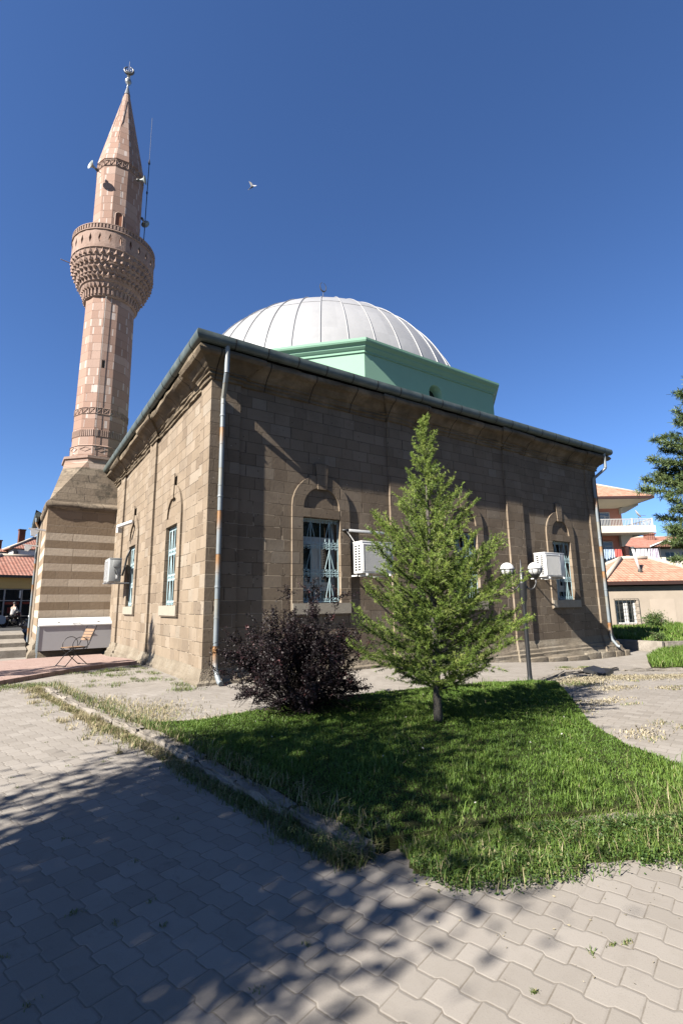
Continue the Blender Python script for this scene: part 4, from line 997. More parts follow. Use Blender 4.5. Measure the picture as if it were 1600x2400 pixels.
# dry leaves and twigs scattered on the paving in front of the verge
P = RNG.uniform([-1.6, -9.3], [1.2, -8.1], (160, 2)); C3 = np.column_stack([P, GZ(P[:, 0], P[:, 1])+.006]); tag(leaves('fallen_leaves', C3, RNG.uniform(.006, .022, len(P)), M['straw'], RNG.random(len(P)), flat=.96, asp=.4), kind='stuff')
P = sample(LAWN, 50); C3 = np.column_stack([P, GZ(P[:, 0], P[:, 1])+.15]); wl = simple('white_seed_heads', (.62, .60, .52), .8); tag(leaves('seed_heads', C3, RNG.uniform(.012, .03, len(P)), wl, RNG.random(len(P))), kind='stuff')

# ------------------------------------------------------------------ TREES
def branch_pts(p0, d0, ln, bend, n=7, wob=.05, rg=None):
    rg = rg or RNG; p = np.array(p0, float); d = np.array(d0, float); d /= np.linalg.norm(d); out = [p.copy()]
    for i in range(n):
        d = d+np.array([0, 0, bend/n])+rg.normal(size=3)*wob; d /= np.linalg.norm(d); p = p+d*ln/n; out.append(p.copy())
    return np.array(out)
def conifer(name, label, cat, loc, H, z0, Rf, nb, tw, per, nl, nw, lmat, bmat, tr, up=(.15, .6), bend=.25, seed=1, twl=.34, zexp=.92, lean=None, dens=1., parent_extra=None):
    rg = np.random.default_rng(seed); rt = thing(name, label, cat, loc)
    b = MB(); pts = [(.02*math.sin(z*2.1)*min(1, z), .02*math.cos(z*1.7)*min(1, z), z) for z in np.linspace(-.1, H, 12)]
    b.tube(pts, [tr*(1-.93*max(0, z[2])/H)*(1.25 if i == 0 else 1) for i, z in enumerate(pts)], 10); trunk = b.build('trunk', bmat, rt, True)
    b = MB(); C = []; D = []; K = []
    for k in range(nb):
        f = (k+rg.uniform(0, .8))/nb; z = z0+(H*.985-z0)*f**zexp; a = k*2.39996+rg.normal()*.35
        ln = Rf(z/H)*rg.uniform(.62, 1.10)
        if lean: ln *= 1+lean[1]*math.cos(a-lean[0])
        el = up[0]+(up[1]-up[0])*f+rg.normal()*.10
        d = np.array([math.cos(a)*math.cos(el), math.sin(a)*math.cos(el), math.sin(el)])
        pp = branch_pts((0, 0, z), d, ln, bend, 7, .05, rg)
        b.tube([tuple(q) for q in pp], [max(.003, tr*.26*(1-f*.75)*(1-.85*i/7)) for i in range(8)], 5)
        nt = max(3, int(tw*ln*dens*(1-.62*f)))
        for j in range(nt):
            t = (j+.6)/nt*.97+.03; i = min(6, int(t*7)); q = pp[i]+(pp[i+1]-pp[i])*(t*7-i); bd = pp[i+1]-pp[i]; bd /= np.linalg.norm(bd)
            sd = np.cross(bd, [0, 0, 1]); sd /= (np.linalg.norm(sd)+1e-9); s = 1 if j % 2 else -1
            dd = bd*rg.uniform(.45, .9)+sd*s*rg.uniform(.3, 1)+np.array([0, 0, rg.normal()*.35+.05]); dd /= np.linalg.norm(dd)
            tl = twl*ln*(1.12-t)*rg.uniform(.5, 1.25)+.05
            m_ = max(3, int(tl/(nl*.75))); r0 = rg.random()
            tt = np.linspace(.1, 1, m_)[:, None]; qq = q+dd*tl*tt+np.array([0, 0, 1])*bend*.3*tl*tt**2+rg.normal(size=(m_, 3))*nl*.2
            C.append(qq); D.append(np.tile(dd, (m_, 1))); K.append(np.full(m_, np.clip(.45+rg.normal()*.2+.25*(t-.5), 0, 1)))
            if tl > .12: b.tube([tuple(q), tuple(qq[m_//2]), tuple(qq[-1])], [.004, .003, .0015], 3, caps=False)
        m_ = max(4, int(ln/(nl*.6))); t = np.linspace(.12, 1.0, m_); ii = np.minimum(6, (t*7).astype(int)); qq = pp[ii]+(pp[ii+1]-pp[ii])*((t*7-ii)[:, None]); C.append(qq); D.append(pp[ii+1]-pp[ii]); K.append(np.full(m_, .6))
    m_ = int(H*.25/(nl*.5)); zz = np.linspace(H*.76, H*1.0, m_); C.append(np.column_stack([rg.normal(size=m_)*.01, rg.normal(size=m_)*.01, zz])); D.append(np.tile([0, 0, 1.], (m_, 1))); K.append(np.full(m_, .7))
    b.build('branches', bmat, trunk, True)
    C = np.vstack(C); D = np.vstack(D); D = D/(np.linalg.norm(D, axis=1)[:, None]+1e-9); K = np.concatenate(K)
    needles('crown', C, D, per, nl, nw, lmat, K, rt)
    return rt
def larchR(f):
    z = f*4.25
    return float(np.interp(z, [.5, .8, 1.1, 1.5, 2.1, 2.7, 3.2, 3.5, 3.9, 4.25], [.95, 1.30, 1.38, 1.28, 1.0, .66, .40, .30, .22, .04]))
conifer('larch_tree', 'young bright green larch tree standing on the lawn before the mosque', 'tree', (1.31, -5.53, .05), 4.25, .40, larchR, 118, 21, 10, .033, .0062, M['larch'], M['greybark'], .058, (.05, .8), .42, 4, .46, 1.12, (math.radians(-33), .02))
# big dark conifer at the right edge
conifer('conifer_tree', 'large dark green conifer cut off by the right edge of the picture', 'tree', (25.8, -1.75, -.1), 15.5, 3.6, lambda f: float(np.interp(f, [.2, .3, .42, .6, .8, 1], [2.6, 3.9, 4.1, 3.1, 1.7, .1])), 220, 8.5, 12, .25, .036, M['spruce'], M['bark'], .28, (-.05, .5), .3, 8, .32)
# purple barberry
def barberry():
    rg = np.random.default_rng(5); rt = thing('barberry_shrub', 'dark purple leaved shrub on the lawn left of the larch', 'shrub', (.21, -3.81, .06))
    b = MB(); C = []; K = []
    for k in range(125):
        a = rg.uniform(0, 2*PI); el = rg.uniform(.55, 1.5); ln = rg.uniform(.9, 1.58)*(1.0 if el > .9 else .70+.06*math.cos(a-2.5))
        if k < 4: el, ln = 1.35, 1.95
        if k in (4, 5, 6): a, el, ln = math.radians(146)+.2*(k-5), .75, 1.35
        d = (math.cos(a)*math.cos(el), math.sin(a)*math.cos(el), math.sin(el)); p0 = (rg.normal()*.09, rg.normal()*.09, 0)
        pp = branch_pts(p0, d, ln, -.75 if k > 6 else -.25, 9, .07, rg)
        b.tube([tuple(q) for q in pp], [.011*(1-.8*i/9) for i in range(10)], 5, caps=False)
        for j in range(25):
            t = rg.uniform(.30, 1.0); i = min(8, int(t*9)); q = pp[i]+(pp[i+1]-pp[i])*(t*9-i)
            dd = (pp[i+1]-pp[i]); dd = dd/np.linalg.norm(dd)*.6+rg.normal(size=3)*.6; dd /= np.linalg.norm(dd); tl = rg.uniform(.1, .30)
            m_ = 34; tt = rg.uniform(0, 1, (m_, 1)); qq = q+dd*tl*tt+rg.normal(size=(m_, 3))*.018; qq = qq[qq[:, 2] > .24+.2*rg.random()-.12*(qq[:, 0] < -.3)+.38*(np.hypot(qq[:, 0], qq[:, 1]) < .5)]; m_ = len(qq); C.append(qq); K.append(np.clip(rg.normal(.42, .2)+rg.normal(size=m_)*.15, 0, 1))
            b.tube([tuple(q), tuple(q+dd*tl)], .003, 3, caps=False)
    b.build('stems', M['darkbark'], rt); C = np.vstack(C); K = np.concatenate(K)
    leaves('foliage', C, RNG.uniform(.018, .038, len(C)), M['barberry'], K, rt, 0, .62)
barberry()
# unseen broad-leaved trees: left ones shade paving and lawn, row behind blocks sky light
def broad(label, loc, H, R0, zc, nl, seed, flat=.8, name='broadleaf_tree', gap=.0, ls=.11):
    rg = np.random.default_rng(seed); rt = thing(name, label, 'tree', loc)
    b = MB(); pts = [(rg.normal()*.05*min(1, z), rg.normal()*.05*min(1, z), z) for z in np.linspace(-.1, zc, 7)]
    b.tube(pts, [.17*(1-.5*i/6) for i in range(7)], 10); tr = b.build('trunk', M['bark'], rt, True)
    b = MB(); C = []
    for k in range(46):
        a = rg.uniform(0, 2*PI); u = rg.uniform(-.55, 1); rr = R0*rg.uniform(.55, 1.0); e_ = np.array([math.cos(a)*math.sqrt(1-u*u)*rr, math.sin(a)*math.sqrt(1-u*u)*rr, zc+u*rr*flat])
        s = np.array([0, 0, zc*rg.uniform(.55, .95)]); mid = (s+e_)/2+rg.normal(size=3)*.2+np.array([0, 0, .15])
        b.tube([tuple(s), tuple(mid), tuple(e_)], [.05, .025, .008], 5, caps=False)
        m_ = int(nl/46*(1.3 if u > .2 else .75)); t = rg.uniform(.35, 1.05, (m_, 1)); q = s+(e_-s)*t+rg.normal(size=(m_, 3))*R0*.115; C.append(q)
    b.build('branches', M['bark'], tr); C = np.vstack(C); leaves('crown', C, RNG.uniform(.6*ls, 1.3*ls, len(C)), M['leaf'], RNG.random(len(C)), rt); return rt
broad('leafy tree out of view on the left whose dappled shade covers the near paving', (-8.75, -7.3, 0), 8.5, 2.5, 5.9, 13500, 1, 1.15)
broad('second leafy tree out of view on the left whose shade darkens the lawn', (-9.2, -8.2, 0), 7.0, 1.8, 5.1, 10500, 2, 1.0)
row = broad('unseen leafy tree added behind the viewer to block sky and bounced light', (-10.5, -16.0, 0), 9, 3.0, 5.6, 16000, 6, 1.1); row['group'] = 'light-blocking trees added behind the viewer'
for k, (x, y) in enumerate(((-5.0, -15.6), (0.4, -14.6), (5.8, -13.9), (11.2, -13.4), (16.5, -12.8))):  # rest of the unseen row, added to hold back sky and bounce
    c = copy_tree(row); c.location = (x, y, gz(x, y)); c.rotation_euler = (0, 0, 1.3*k+.7)
conifer('cypress_tree', 'slim conifer out of view on the far left whose shade reaches the left wall foot', 'tree', (-8.5, 3.35, 0), 7.9, .8, lambda f: float(np.interp(f, [.1, .3, .7, .9, 1], [.9, 1.1, .95, .6, .2])), 70, 7, 8, .14, .02, M['spruce'], M['bark'], .1, (.3, .9), .3, 9, .4)

# ------------------------------------------------------------------ BACKGROUND, RIGHT (frame: x right, y away from viewer)
RV = math.atan2(-.554, .8325); rx, ry = .8325, -.554
def fr(r, D): return (-3.516+.554*D+rx*r, -10.56+.8325*D+ry*r)
def tiles(name, c1, c2, row=.33, ax='z'):
    t = NT(name, .85, .2); x, y, z = t.sep(t.co)
    f = t.m('FRACT', t.m('DIVIDE', z, row*.42)); g_ = t.m('FRACT', t.m('DIVIDE', x, .24)); n = t.noise(2.2, 5); k = t.white(t.m('FLOOR', t.m('DIVIDE', x, .24)), t.m('FLOOR', t.m('DIVIDE', z, row*.42)), 1.)
    c = t.mix(k, c1, c2); c = t.mix(t.mr(n, .4, .75, 0, .5), c, tuple(q*.62 for q in c1)); c = t.mix(t.sstep(f, .22, .05), c, tuple(q*.38 for q in c1)); t.col(c)
    t.bump(t.m('ADD', f, t.m('MULTIPLY', t.m('SINE', t.m('MULTIPLY', g_, 2*PI)), .3)), .7, .05); return t.mat
M['tile'] = tiles('orange_roof_tiles', (.56, .28, .19), (.72, .43, .31))
M['tile2'] = tiles('red_roof_tiles', (.50, .22, .16), (.62, .33, .25))
M['salmon'] = simple('salmon_render', (.88, .40, .28), .9, .1, 0, .06, 1.5)
M['cream'] = simple('cream_render', (.95, .88, .74), .9, .1, 0, .05, 1.5)
M['plaster'] = simple('stained_beige_plaster', (.58, .495, .405), .95, .1, 0, .22, .9, .2)
M['ridge'] = simple('pale_ridge_mortar', (.66, .57, .47), .95, .1, 0, .25, 4)
M['whitewall'] = simple('white_render', (.95, .94, .91), .9, .1, 0, .05, 1)
M['rail'] = simple('white_painted_railing', (.68, .67, .64), .5, .4, 0, .05)
M['gutterbrown'] = simple('brown_gutter', (.07, .035, .028), .5, .4)
def hip(b, x0, x1, y0, y1, z, zr, ov=.5, inset=None):
    """hip roof over a rectangle; ridge along the longer side"""
    X0, X1, Y0, Y1 = x0-ov, x1+ov, y0-ov, y1+ov; lx, ly = X1-X0, Y1-Y0; i_ = inset or min(lx, ly)/2
    if lx >= ly: A, B = (X0+i_, (Y0+Y1)/2, zr), (X1-i_, (Y0+Y1)/2, zr)
    else: A, B = ((X0+X1)/2, Y0+i_, zr), ((X0+X1)/2, Y1-i_, zr)
    c = [(X0, Y0, z), (X1, Y0, z), (X1, Y1, z), (X0, Y1, z)]
    if lx >= ly: b.add(c+[A, B], [(0, 1, 5, 4), (1, 2, 5), (2, 3, 4, 5), (3, 0, 4), (3, 2, 1, 0)]); hp = [(c[0], A), (c[3], A), (c[1], B), (c[2], B), (A, B)]
    else: b.add(c+[A, B], [(0, 1, 4), (1, 2, 5, 4), (2, 3, 5), (3, 0, 4, 5), (3, 2, 1, 0)]); hp = [(c[0], A), (c[1], A), (c[2], B), (c[3], B), (A, B)]
    return hp
def ridges(b, hp, r):
    for p, q in hp: b.tube([tuple(Vector(p)+Vector((0, 0, r*.3))), tuple((Vector(p)+Vector(q))/2+Vector((0, 0, r*.3))), tuple(Vector(q)+Vector((0, 0, r*.3)))], r, 7)
# low tiled house, D about 33
x_, y_ = fr(17.3, 33); hs = thing('low_house', 'low plastered house with an orange tiled hip roof and one barred window', 'house', (x_, y_, -.1), RV)
WL = 7.5; HH = 2.62
b = MB(); Tm = lambda u, v, w: (u, -w, v); hol = [(.62, .18), (2.0, .18), (2.0, 1.70), (.62, 1.70)]
b.prism([(.25, -.6), (WL, -.6), (WL, HH), (.25, HH)], 0, 0, Tm, [hol], back=False); b.add([(.25, 0, -.6), (.25, 6, -.6), (.25, 6, HH), (.25, 0, HH), (WL, 0, -.6), (WL, 6, -.6), (WL, 6, HH), (WL, 0, HH)], [(0, 3, 2, 1), (4, 5, 6, 7), (1, 2, 6, 5)]); b.build('wall', M['plaster'], hs)
b = MB(); hp = hip(b, .4, WL, .3, 5.6, HH+.32, HH+2.05, .62, 3.2); rf = b.build('roof', M['tile'], hs)
b = MB(); ridges(b, hp, .16); b.build('ridge_mortar', M['ridge'], rf, True)
b = MB(); b.box((-.25, -.36, HH+.08), (WL+.6, 6, HH+.31)); b.build('eave_board', M['gutterbrown'], hs)
b = MB(); b.add([(p[0], 0, p[1]) for p in hol]+[(p[0], .25, p[1]) for p in hol], [(i, (i+1) % 4, 4+(i+1) % 4, 4+i) for i in range(4)])
def bar(b, u0, u1, v0, v1, y0=.15, y1=.22): b.box((u0, y0, v0), (u1, y1, v1))
wn = b.build('window', M['plaster'], hs)
b = MB(); bar(b, .62, .78, .18, 1.70); bar(b, 1.22, 1.48, .18, 1.70); bar(b, 1.84, 2.0, .18, 1.70); bar(b, .78, 1.22, .18, .28); bar(b, 1.48, 1.84, .18, .28); bar(b, .78, 1.22, 1.6, 1.70); bar(b, 1.48, 1.84, 1.6, 1.70); b.build('window_frame', M['white'], wn)
b = MB(); b.box((.62, .2, .18), (2.0, .24, 1.7)); b.build('pane', M['glass'], wn)
b = MB()
for k in range(7): b.tube([(.52+k*.265, -.08, .06), (.52+k*.265, -.08, 1.8)], .016, 4)
for z in (.06, .45, .95, 1.4, 1.8): b.tube([(.52, -.08, z), (2.11, -.08, z)], .016, 4)
b.tube([(.52, .0, 1.8), (.52, -.08, 1.8)], .016, 4); b.tube([(2.11, 0, 1.8), (2.11, -.08, 1.8)], .016, 4); b.build('window_bars', M['darksteel'], wn)
b = MB(); b.tube([(.02, -.15, -.4), (.02, -.15, 2.6)], .05, 8); b.build('downpipe', M['gutter'], hs, True)
b = MB(); b.prism([(2.9, -.1), (4.5, -.1), (4.5, 1.75), (2.9, 1.75)], .0, .02, Tm); b.build('blocked_doorway', simple('paler_render_patch', (.64, .545, .45), .95, .1, 0, .12, 1.5), hs)
sp_ = thing('stove_pipe', 'tall white stove pipe leaning from the orange tiled roof', 'stove pipe', (*fr(20.35, 33.9), 3.75), RV)
b = MB(); b.tube([(0, 0, -.3), (-.32, 0, 1.35)], .09, 10); b.build('pipe', M['white'], sp_, True); b = MB(); b.lathe([(.13, 1.35), (.13, 1.42), (.01, 1.5)], (-.32, 0), 10); b.tube([(-.32, 0, 1.3), (-.32, 0, 1.5)], .05, 6); b.tube([(-.02, 0, -.25), (0.02, 0, -.05)], .14, 10); b.build('pipe_cap', M['darksteel'], sp_)
sh = thing('shed_roof', 'pale grey sheet roof of a shed behind the low tiled house', 'shed', (*fr(25.4, 38), -.1), RV)
b = MB(); b.box((-1.5, 0, 0), (5, 4, 3.2)); b.build('wall', M['cream'], sh); b = MB(); b.prism([(-.4, 4.55), (4.5, 2.85), (4.5, 2.95), (-.4, 4.65)], -2.4, 5.5, lambda u, v, w: (w, u+.0 if False else 3.9-u, v)); b.build('roof', simple('pale_shed_sheet', (.55, .55, .55), .6, .3, 0, .08), sh)
# orange apartment house, D = 42
ap = thing('apartment_house', 'salmon apartment house with a deep eave and a cream balcony', 'apartment house', (*fr(16, 42), -.1), RV)
ox = 16
b = MB(); b.box((0, 1.9, -.3), (9.3, 12, 9.95)); b.build('wall', M['salmon'], ap)
b = MB(); hp = hip(b, 0, 9.3, 1.7, 12, 10.62, 13.3, 1.85, 3.9); rf = b.build('roof', M['tile'], ap); b = MB(); ridges(b, hp, .10); b.build('ridge_mortar', M['ridge'], rf, True)
b = MB(); b.box((-1.9, -.16, 10.40), (11.16, 13.9, 10.60)); b.build('gutter', M['gutterbrown'], ap)
b = MB(); b.add([(-1.7, -.05, 10.38), (10.95, -.05, 10.38), (9.3, 1.9, 9.90), (-.5, 1.9, 9.90), (10.95, 12, 10.38), (9.3, 12, 9.9)], [(0, 1, 2, 3), (1, 4, 5, 2)]); b.build('eave_soffit', M['cream'], ap)
b = MB(); b.prism([(9.1, 9.88), (9.1, 9.35), (9.5, 9.45), (10.75, 10.12), (10.75, 10.38)], 1.6, 1.9, lambda u, v, w: (u, w, v)); b.build('eave_bracket', M['cream'], ap)
b = MB(); b.box((-1, -.1, 7.42), (10.95, 2.4, 8.02)); b.box((8.6, 1.9, 7.42), (10.95, 9, 8.02)); b.prism([(8.8, 7.42), (8.8, 6.4), (9.0, 6.4), (9.9, 7.42)], 1.5, 1.9, lambda u, v, w: (u, w, v)); b.build('balcony_slab', M['cream'], ap)
b = MB(); b.box((-1, .02, 8.58), (10.8, .07, 8.64))
for k in range(90): b.box((-1+k*.13, .03, 8.02), (-1+k*.13+.03, .06, 8.58))
for x in (9.0, 10.72): b.box((x, 0, 8.02), (x+.14, .1, 8.68))
b.box((10.72, .1, 8.58), (10.8, 8, 8.64))
for k in range(50): b.box((10.75, .1+k*.16, 8.02), (10.78, .13+k*.16, 8.58))
b.build('balcony_railing', M['rail'], ap)
for (u0, u1, v0, v1, nm) in ((4.3, 8.15, 8.02, 9.55, 'window'), (4.3, 8.15, 5.0, 6.9, 'window')):
    b = MB(); b.box((u0, 1.84, v0), (u1, 1.895, v1)); wn = b.build(nm, M['glassblue'], ap)
    b = MB()
    for k in range(5): x = u0+(u1-u0)*k/4; b.box((x-.04, 1.80, v0), (x+.04, 1.84, v1))
    b.box((u0, 1.80, v1-.08), (u1, 1.838, v1)); b.box((u0, 1.80, v1-.45), (u1, 1.838, v1-.38)); b.build('window_frame', M['rail'], wn)
b = MB(); b.box((6.95, 1.76, 8.02), (7.75, 1.795, 9.25)); dr_ = b.build('balcony_door', M['rail'], ap); b = MB(); b.box((7.05, 1.735, 8.1), (7.65, 1.759, 9.15)); b.build('pane', M['glassblue'], dr_)
b = MB(); b.box((6.6, 1.76, 5.0), (7.35, 1.795, 6.25)); dr_ = b.build('door', M['dark'], ap)
b = MB(); b.box((9.05, 1.5, -.3), (9.35, 1.88, 6.4)); b.build('pillar', M['salmon'], ap)
dish = thing('satellite_dish', 'small white satellite dish above the balcony railing', 'satellite dish', (*fr(25.9, 42.4), 8.0), RV)
b = MB(); b.tube([(0, 0, 0), (0, 0, .75)], .03, 6); b.tube([(-.05, -.05, .9), (.35, -.5, .75)], .02, 5); b.build('stand', M['darksteel'], dish)
b = MB(); q = Vector((.75, -.45, .5)).to_track_quat('Z', 'Y').to_matrix(); b.lathe([(.001, 0), (.2, .03), (.38, .10), (.42, .13)], (0, 0), 16); b.v = [tuple(q @ Vector(v)+Vector((-.1, 0, .95))) for v in b.v]; b.build('bowl', M['white'], dish, True)
# washing line
cl = {}
def cloth(label, r, D, w_, h_, c, grp):
    k = str(c); cl.setdefault(k, simple('washed_cloth', c, .9, .1, 0, .1, 5)); rt = None
    b = MB(); n = 9
    vs = [(w_*i/(n-1), .05*math.sin(i*1.9+j), -h_*j/3*(1-.08*math.sin(i*1.3))) for j in range(4) for i in range(n)]
    b.add(vs, [(j*n+i, j*n+i+1, (j+1)*n+i+1, (j+1)*n+i) for j in range(3) for i in range(n-1)])
    b.add([(x, y+.012, z) for x, y, z in vs], [(j*n+i, (j+1)*n+i, (j+1)*n+i+1, j*n+i+1) for j in range(3) for i in range(n-1)])
    o = b.build('laundry', cl[k], None, True); o.location = (*fr(r, D), 5.55); o.rotation_euler = (0, 0, RV); tag(o, label, 'laundry', grp)
G_ = 'washing hung between the houses'
DD = 38.5
cloth('pale blue washing at the left end of the line, beside the downpipe', 20.45, DD, .42, .75, (.45, .58, .75), G_); cloth('light blue washing between the pale blue and the red piece', 20.9, DD, .38, .66, (.52, .62, .76), G_)
cloth('red washing on the line below the apartment house', 21.35, DD, .5, .6, (.72, .16, .14), G_)
cloth('white sheet on the line, right of the salmon wall', 23.0, DD, .85, .8, (.75, .74, .78), G_); cloth('white and lilac shirt beside the white sheet', 23.95, DD, .42, .85, (.70, .64, .74), G_); cloth('small lilac cloth at the right end of the line', 24.42, DD, .3, .8, (.66, .60, .72), G_)
ln_ = thing('washing_line', 'thin washing line with two posts behind the orange tiled roof', 'washing line', (*fr(20.2, DD+.03), 0), RV)
b = MB(); b.tube([(0, 0, 5.58), (2.3, 0, 5.56), (4.7, 0, 5.58)], .012, 4); b.tube([(0, .1, 0), (0, .1, 5.6)], .03, 5); b.tube([(4.75, .1, 0), (4.75, .1, 5.6)], .03, 5); b.build('line', M['darksteel'], ln_)
# red roofed house behind
rh = thing('red_roofed_house', 'cream house under a long dull red roof behind the shed', 'house', (*fr(28.5, 52), -.1), RV)
b = MB(); b.box((0, 0, -.3), (14, 8, 7.0)); b.build('wall', M['cream'], rh)
b = MB(); hp = hip(b, 0, 14, 0, 8, 7.1, 8.75, .7); rf = b.build('roof', M['tile2'], rh); b = MB(); ridges(b, hp, .1); b.build('ridge_mortar', M['ridge'], rf, True)
b = MB(); b.prism([(3.6, 7.15), (7.0, 7.15), (5.2, 7.75)], -.9, 2, lambda u, v, w: (u, w, v)); gb = b.build('gable', M['tile2'], rh); b = MB(); b.tube([(3.5, -.92, 7.15), (5.2, -.92, 7.78), (7.1, -.92, 7.15)], .09, 5); b.build('gable_trim', M['white'], gb)
b = MB(); b.box((5.6, 2.6, 8.0), (6.4, 3.4, 9.0)); b.box((5.5, 2.5, 8.9), (6.5, 3.5, 9.05)); b.build('chimney', M['tile2'], rf)
for x in (4.0, 5.6, 7.4, 9.4):
    b = MB(); b.box((x, -.03, 5.5), (x+.9, .02, 6.6)); wn = b.build('window', M['glass'], rh); b = MB(); b.box((x-.06, -.05, 5.44), (x+.96, -.032, 5.5)); b.box((x+.42, -.05, 5.5), (x+.48, -.032, 6.6)); b.build('window_frame', M['white'], wn)
# shrub on the bank before the low house
def shrub(name, label, loc, R0, H, seed, mat, n=5000, ls=.05):
    rg = np.random.default_rng(seed); rt = thing(name, label, 'shrub', loc); b = MB(); C = []
    for k in range(22):
        a = rg.uniform(0, 2*PI); q = np.array([math.cos(a)*R0*rg.uniform(.2, 1), math.sin(a)*R0*rg.uniform(.2, 1), H*rg.uniform(.4, 1)]); b.tube([(0, 0, 0), tuple(q*.5+np.array([0, 0, .1])), tuple(q)], [.02, .012, .004], 4, caps=False)
        m_ = n//22; C.append(q*rg.uniform(.4, 1.05, (m_, 1))+rg.normal(size=(m_, 3))*R0*.14)
    b.build('stems', M['bark'], rt); C = np.vstack(C); C[:, 2] = np.maximum(C[:, 2], .02); leaves('foliage', C, RNG.uniform(.6*ls, 1.4*ls, len(C)), mat, RNG.random(len(C)), rt)
shrub('bank_shrub', 'bushy green weed growing before the low house wall', (*fr(18.9, 30.5), -.1), .75, .95, 3, M['clover'], 4000, .07)
shrub('bank_shrub', 'small tuft of weeds at the top of the retaining wall', (18.9, -.3, -.08), .3, .4, 4, M['clover'], 1200, .04)
# dark thing lying at the break in the path kerb
dk = thing('drain_cover', 'dark slab lying tilted at the break in the path kerb', 'drain cover', (8.75, -3.45, gz(8.7, -3.4)+.02), .2)
b = MB(); b.obox((0, 0, .05), .36, .22, .04, Matrix.Rotation(.22, 3, 'X')); b.obox((.1, .02, .01), .30, .26, .05, Matrix.Rotation(-.1, 3, 'Y')); b.build('slab', M['iron'], dk)
# ------------------------------------------------------------------ BACKGROUND, LEFT
LA = math.radians(12); PX, PY = -3.052, 32.374
def lf(u, off): return (PX+math.cos(LA)*u-math.sin(LA)*off, PY+math.sin(LA)*u+math.cos(LA)*off)
sh = thing('shop', 'low shop with a yellow fascia, glass front and red tiled roof', 'shop', (*lf(0, 0), .42), LA)
zb = .42
b = MB(); b.box((-7, 0, 2.68), (6, .3, 3.45)); b.build('fascia', simple('ochre_fascia', (.85, .60, .24), .8, .2, 0, .05, 2), sh)
b = MB(); b.box((-7, .32, -.2), (6, 7, 3.4)); b.build('wall', M['plaster'], sh)
b = MB(); hp = hip(b, -3.9, 5.0, -.1, 6.5, 3.62, 5.3, .4); rf = b.build('roof', M['tile2'], sh); b = MB(); ridges(b, hp, .12); b.build('ridge_mortar', M['ridge'], rf, True)
b = MB(); b.box((-6.8, -.5, 3.46), (6, .2, 3.6)); b.build('gutter', M['darksteel'], sh)
b = MB(); b.box((-6.8, .22, 0), (6, .30, 2.67)); fg = b.build('shop_window', M['glass'], sh)
b = MB()
for x in (-4.9, -3.8, -2.85, -1.82, -.76, .31, 1.0, 2.2, 3.4): b.box((x-.045, .12, 0), (x+.045, .215, 2.67))
b.box((-6.8, .13, 1.80), (6, .214, 1.86)); b.box((-6.8, .13, 2.6), (6, .214, 2.67)); b.box((.31, .13, .0), (6, .214, .42)); b.build('window_frame', M['pipe'] if False else simple('grey_aluminium_frame', (.50, .50, .50), .4, .5, .3, .1), fg)
b = MB(); b.box((-.7, .2, 1.55), (.2, .212, 1.74)); b.box((.4, .2, 1.58), (.95, .212, 1.74)); b.box((-.5, .2, .95), (-.0, .212, 1.35)); b.build('red_display', simple('dull_red_display', (.30, .05, .03), .7, .2, 0, .5, 4), fg)
b = MB(); b.box((.12, -.05, 2.0), (.2, .1, 2.55)); b.build('hanging_lamp', M['white'], sh)
wh = thing('white_house', 'white house with a red roof and two chimneys behind the shop', 'house', (*lf(2.85, 16), .42), LA)
b = MB(); b.add([(0, 0, -.3), (6, 0, -.3), (6, 0, 7.15), (0, 0, 7.15), (-.0, 0, -.3), (0, 9, -.3), (0, 9, 7.15)], [(0, 1, 2, 3), (0, 3, 6, 5)]); b.box((-9, 2.2, -.3), (-.0, 9, 6.95)); b.build('wall', M['whitewall'], wh)
b = MB(); b.box((-.02, -.06, -.3), (.28, -.002, 7.1)); b.build('corner_strip', M['step'], wh)
b = MB(); b.tube([(.33, -.1, 0), (.33, -.1, 7.0)], .05, 6); b.build('downpipe', M['gutterbrown'], wh)
b = MB(); hp = hip(b, 0, 9, .2, 9, 7.25, 9.9, .4); rf = b.build('roof', M['tile2'], wh); b = MB(); ridges(b, hp, .12); b.build('ridge_mortar', M['ridge'], rf, True)
b = MB(); hip(b, -9, -.1, 2.4, 9, 7.05, 8.6, .4); b.build('wing_roof', M['tile2'], wh)
b = MB(); b.box((1.93, -.04, 6.1), (2.5, .0, 6.8)); b.build('window', M['glass'], wh)
for (x, y, z0, z1_) in ((-.75, 3.0, 7.2, 8.35), (1.1, 2.2, 7.9, 9.55)):
    b = MB(); b.box((x-.28, y, z0), (x+.28, y+.5, z1_)); b.box((x-.33, y-.05, z1_-.12), (x+.33, y+.55, z1_-.002)); b.build('chimney', simple('brown_brick_chimney', (.20, .09, .065), .9, .1, 0, .2), rf)
# parked car, cut by the left edge
car = thing('parked_car', 'pale blue car at the left edge of the picture before the shop', 'car', (*lf(-3.2, -2), .44), LA)
body = [(-2.05, .25), (2.0, .25), (2.08, .45), (2.02, .72), (1.85, .82), (1.15, .90), (.55, 1.36), (-1.0, 1.42), (-1.75, 1.0), (-2.05, .92)]
Tc = lambda u, v, w: (u, w, v)
b = MB(); b.prism(body, -.8, .8, Tc); b.build('body', simple('pale_blue_car_paint', (.42, .52, .62), .25, .6, .1, .03), car)
b = MB()
for s in (-.803, .803): b.prism([(-1.5, .95), (1.0, .92), (.5, 1.30), (-.95, 1.35)], s, s, Tc)
b.add([(1.14, -.7, .93), (1.14, .7, .93), (.58, .62, 1.34), (.58, -.62, 1.34)], [(0, 1, 2, 3)]); b.v = [(x+(.012 if abs(y) < .75 else 0), y, z+(.012 if abs(y) < .75 else 0)) for x, y, z in b.v]; b.build('window', M['glass'], car)
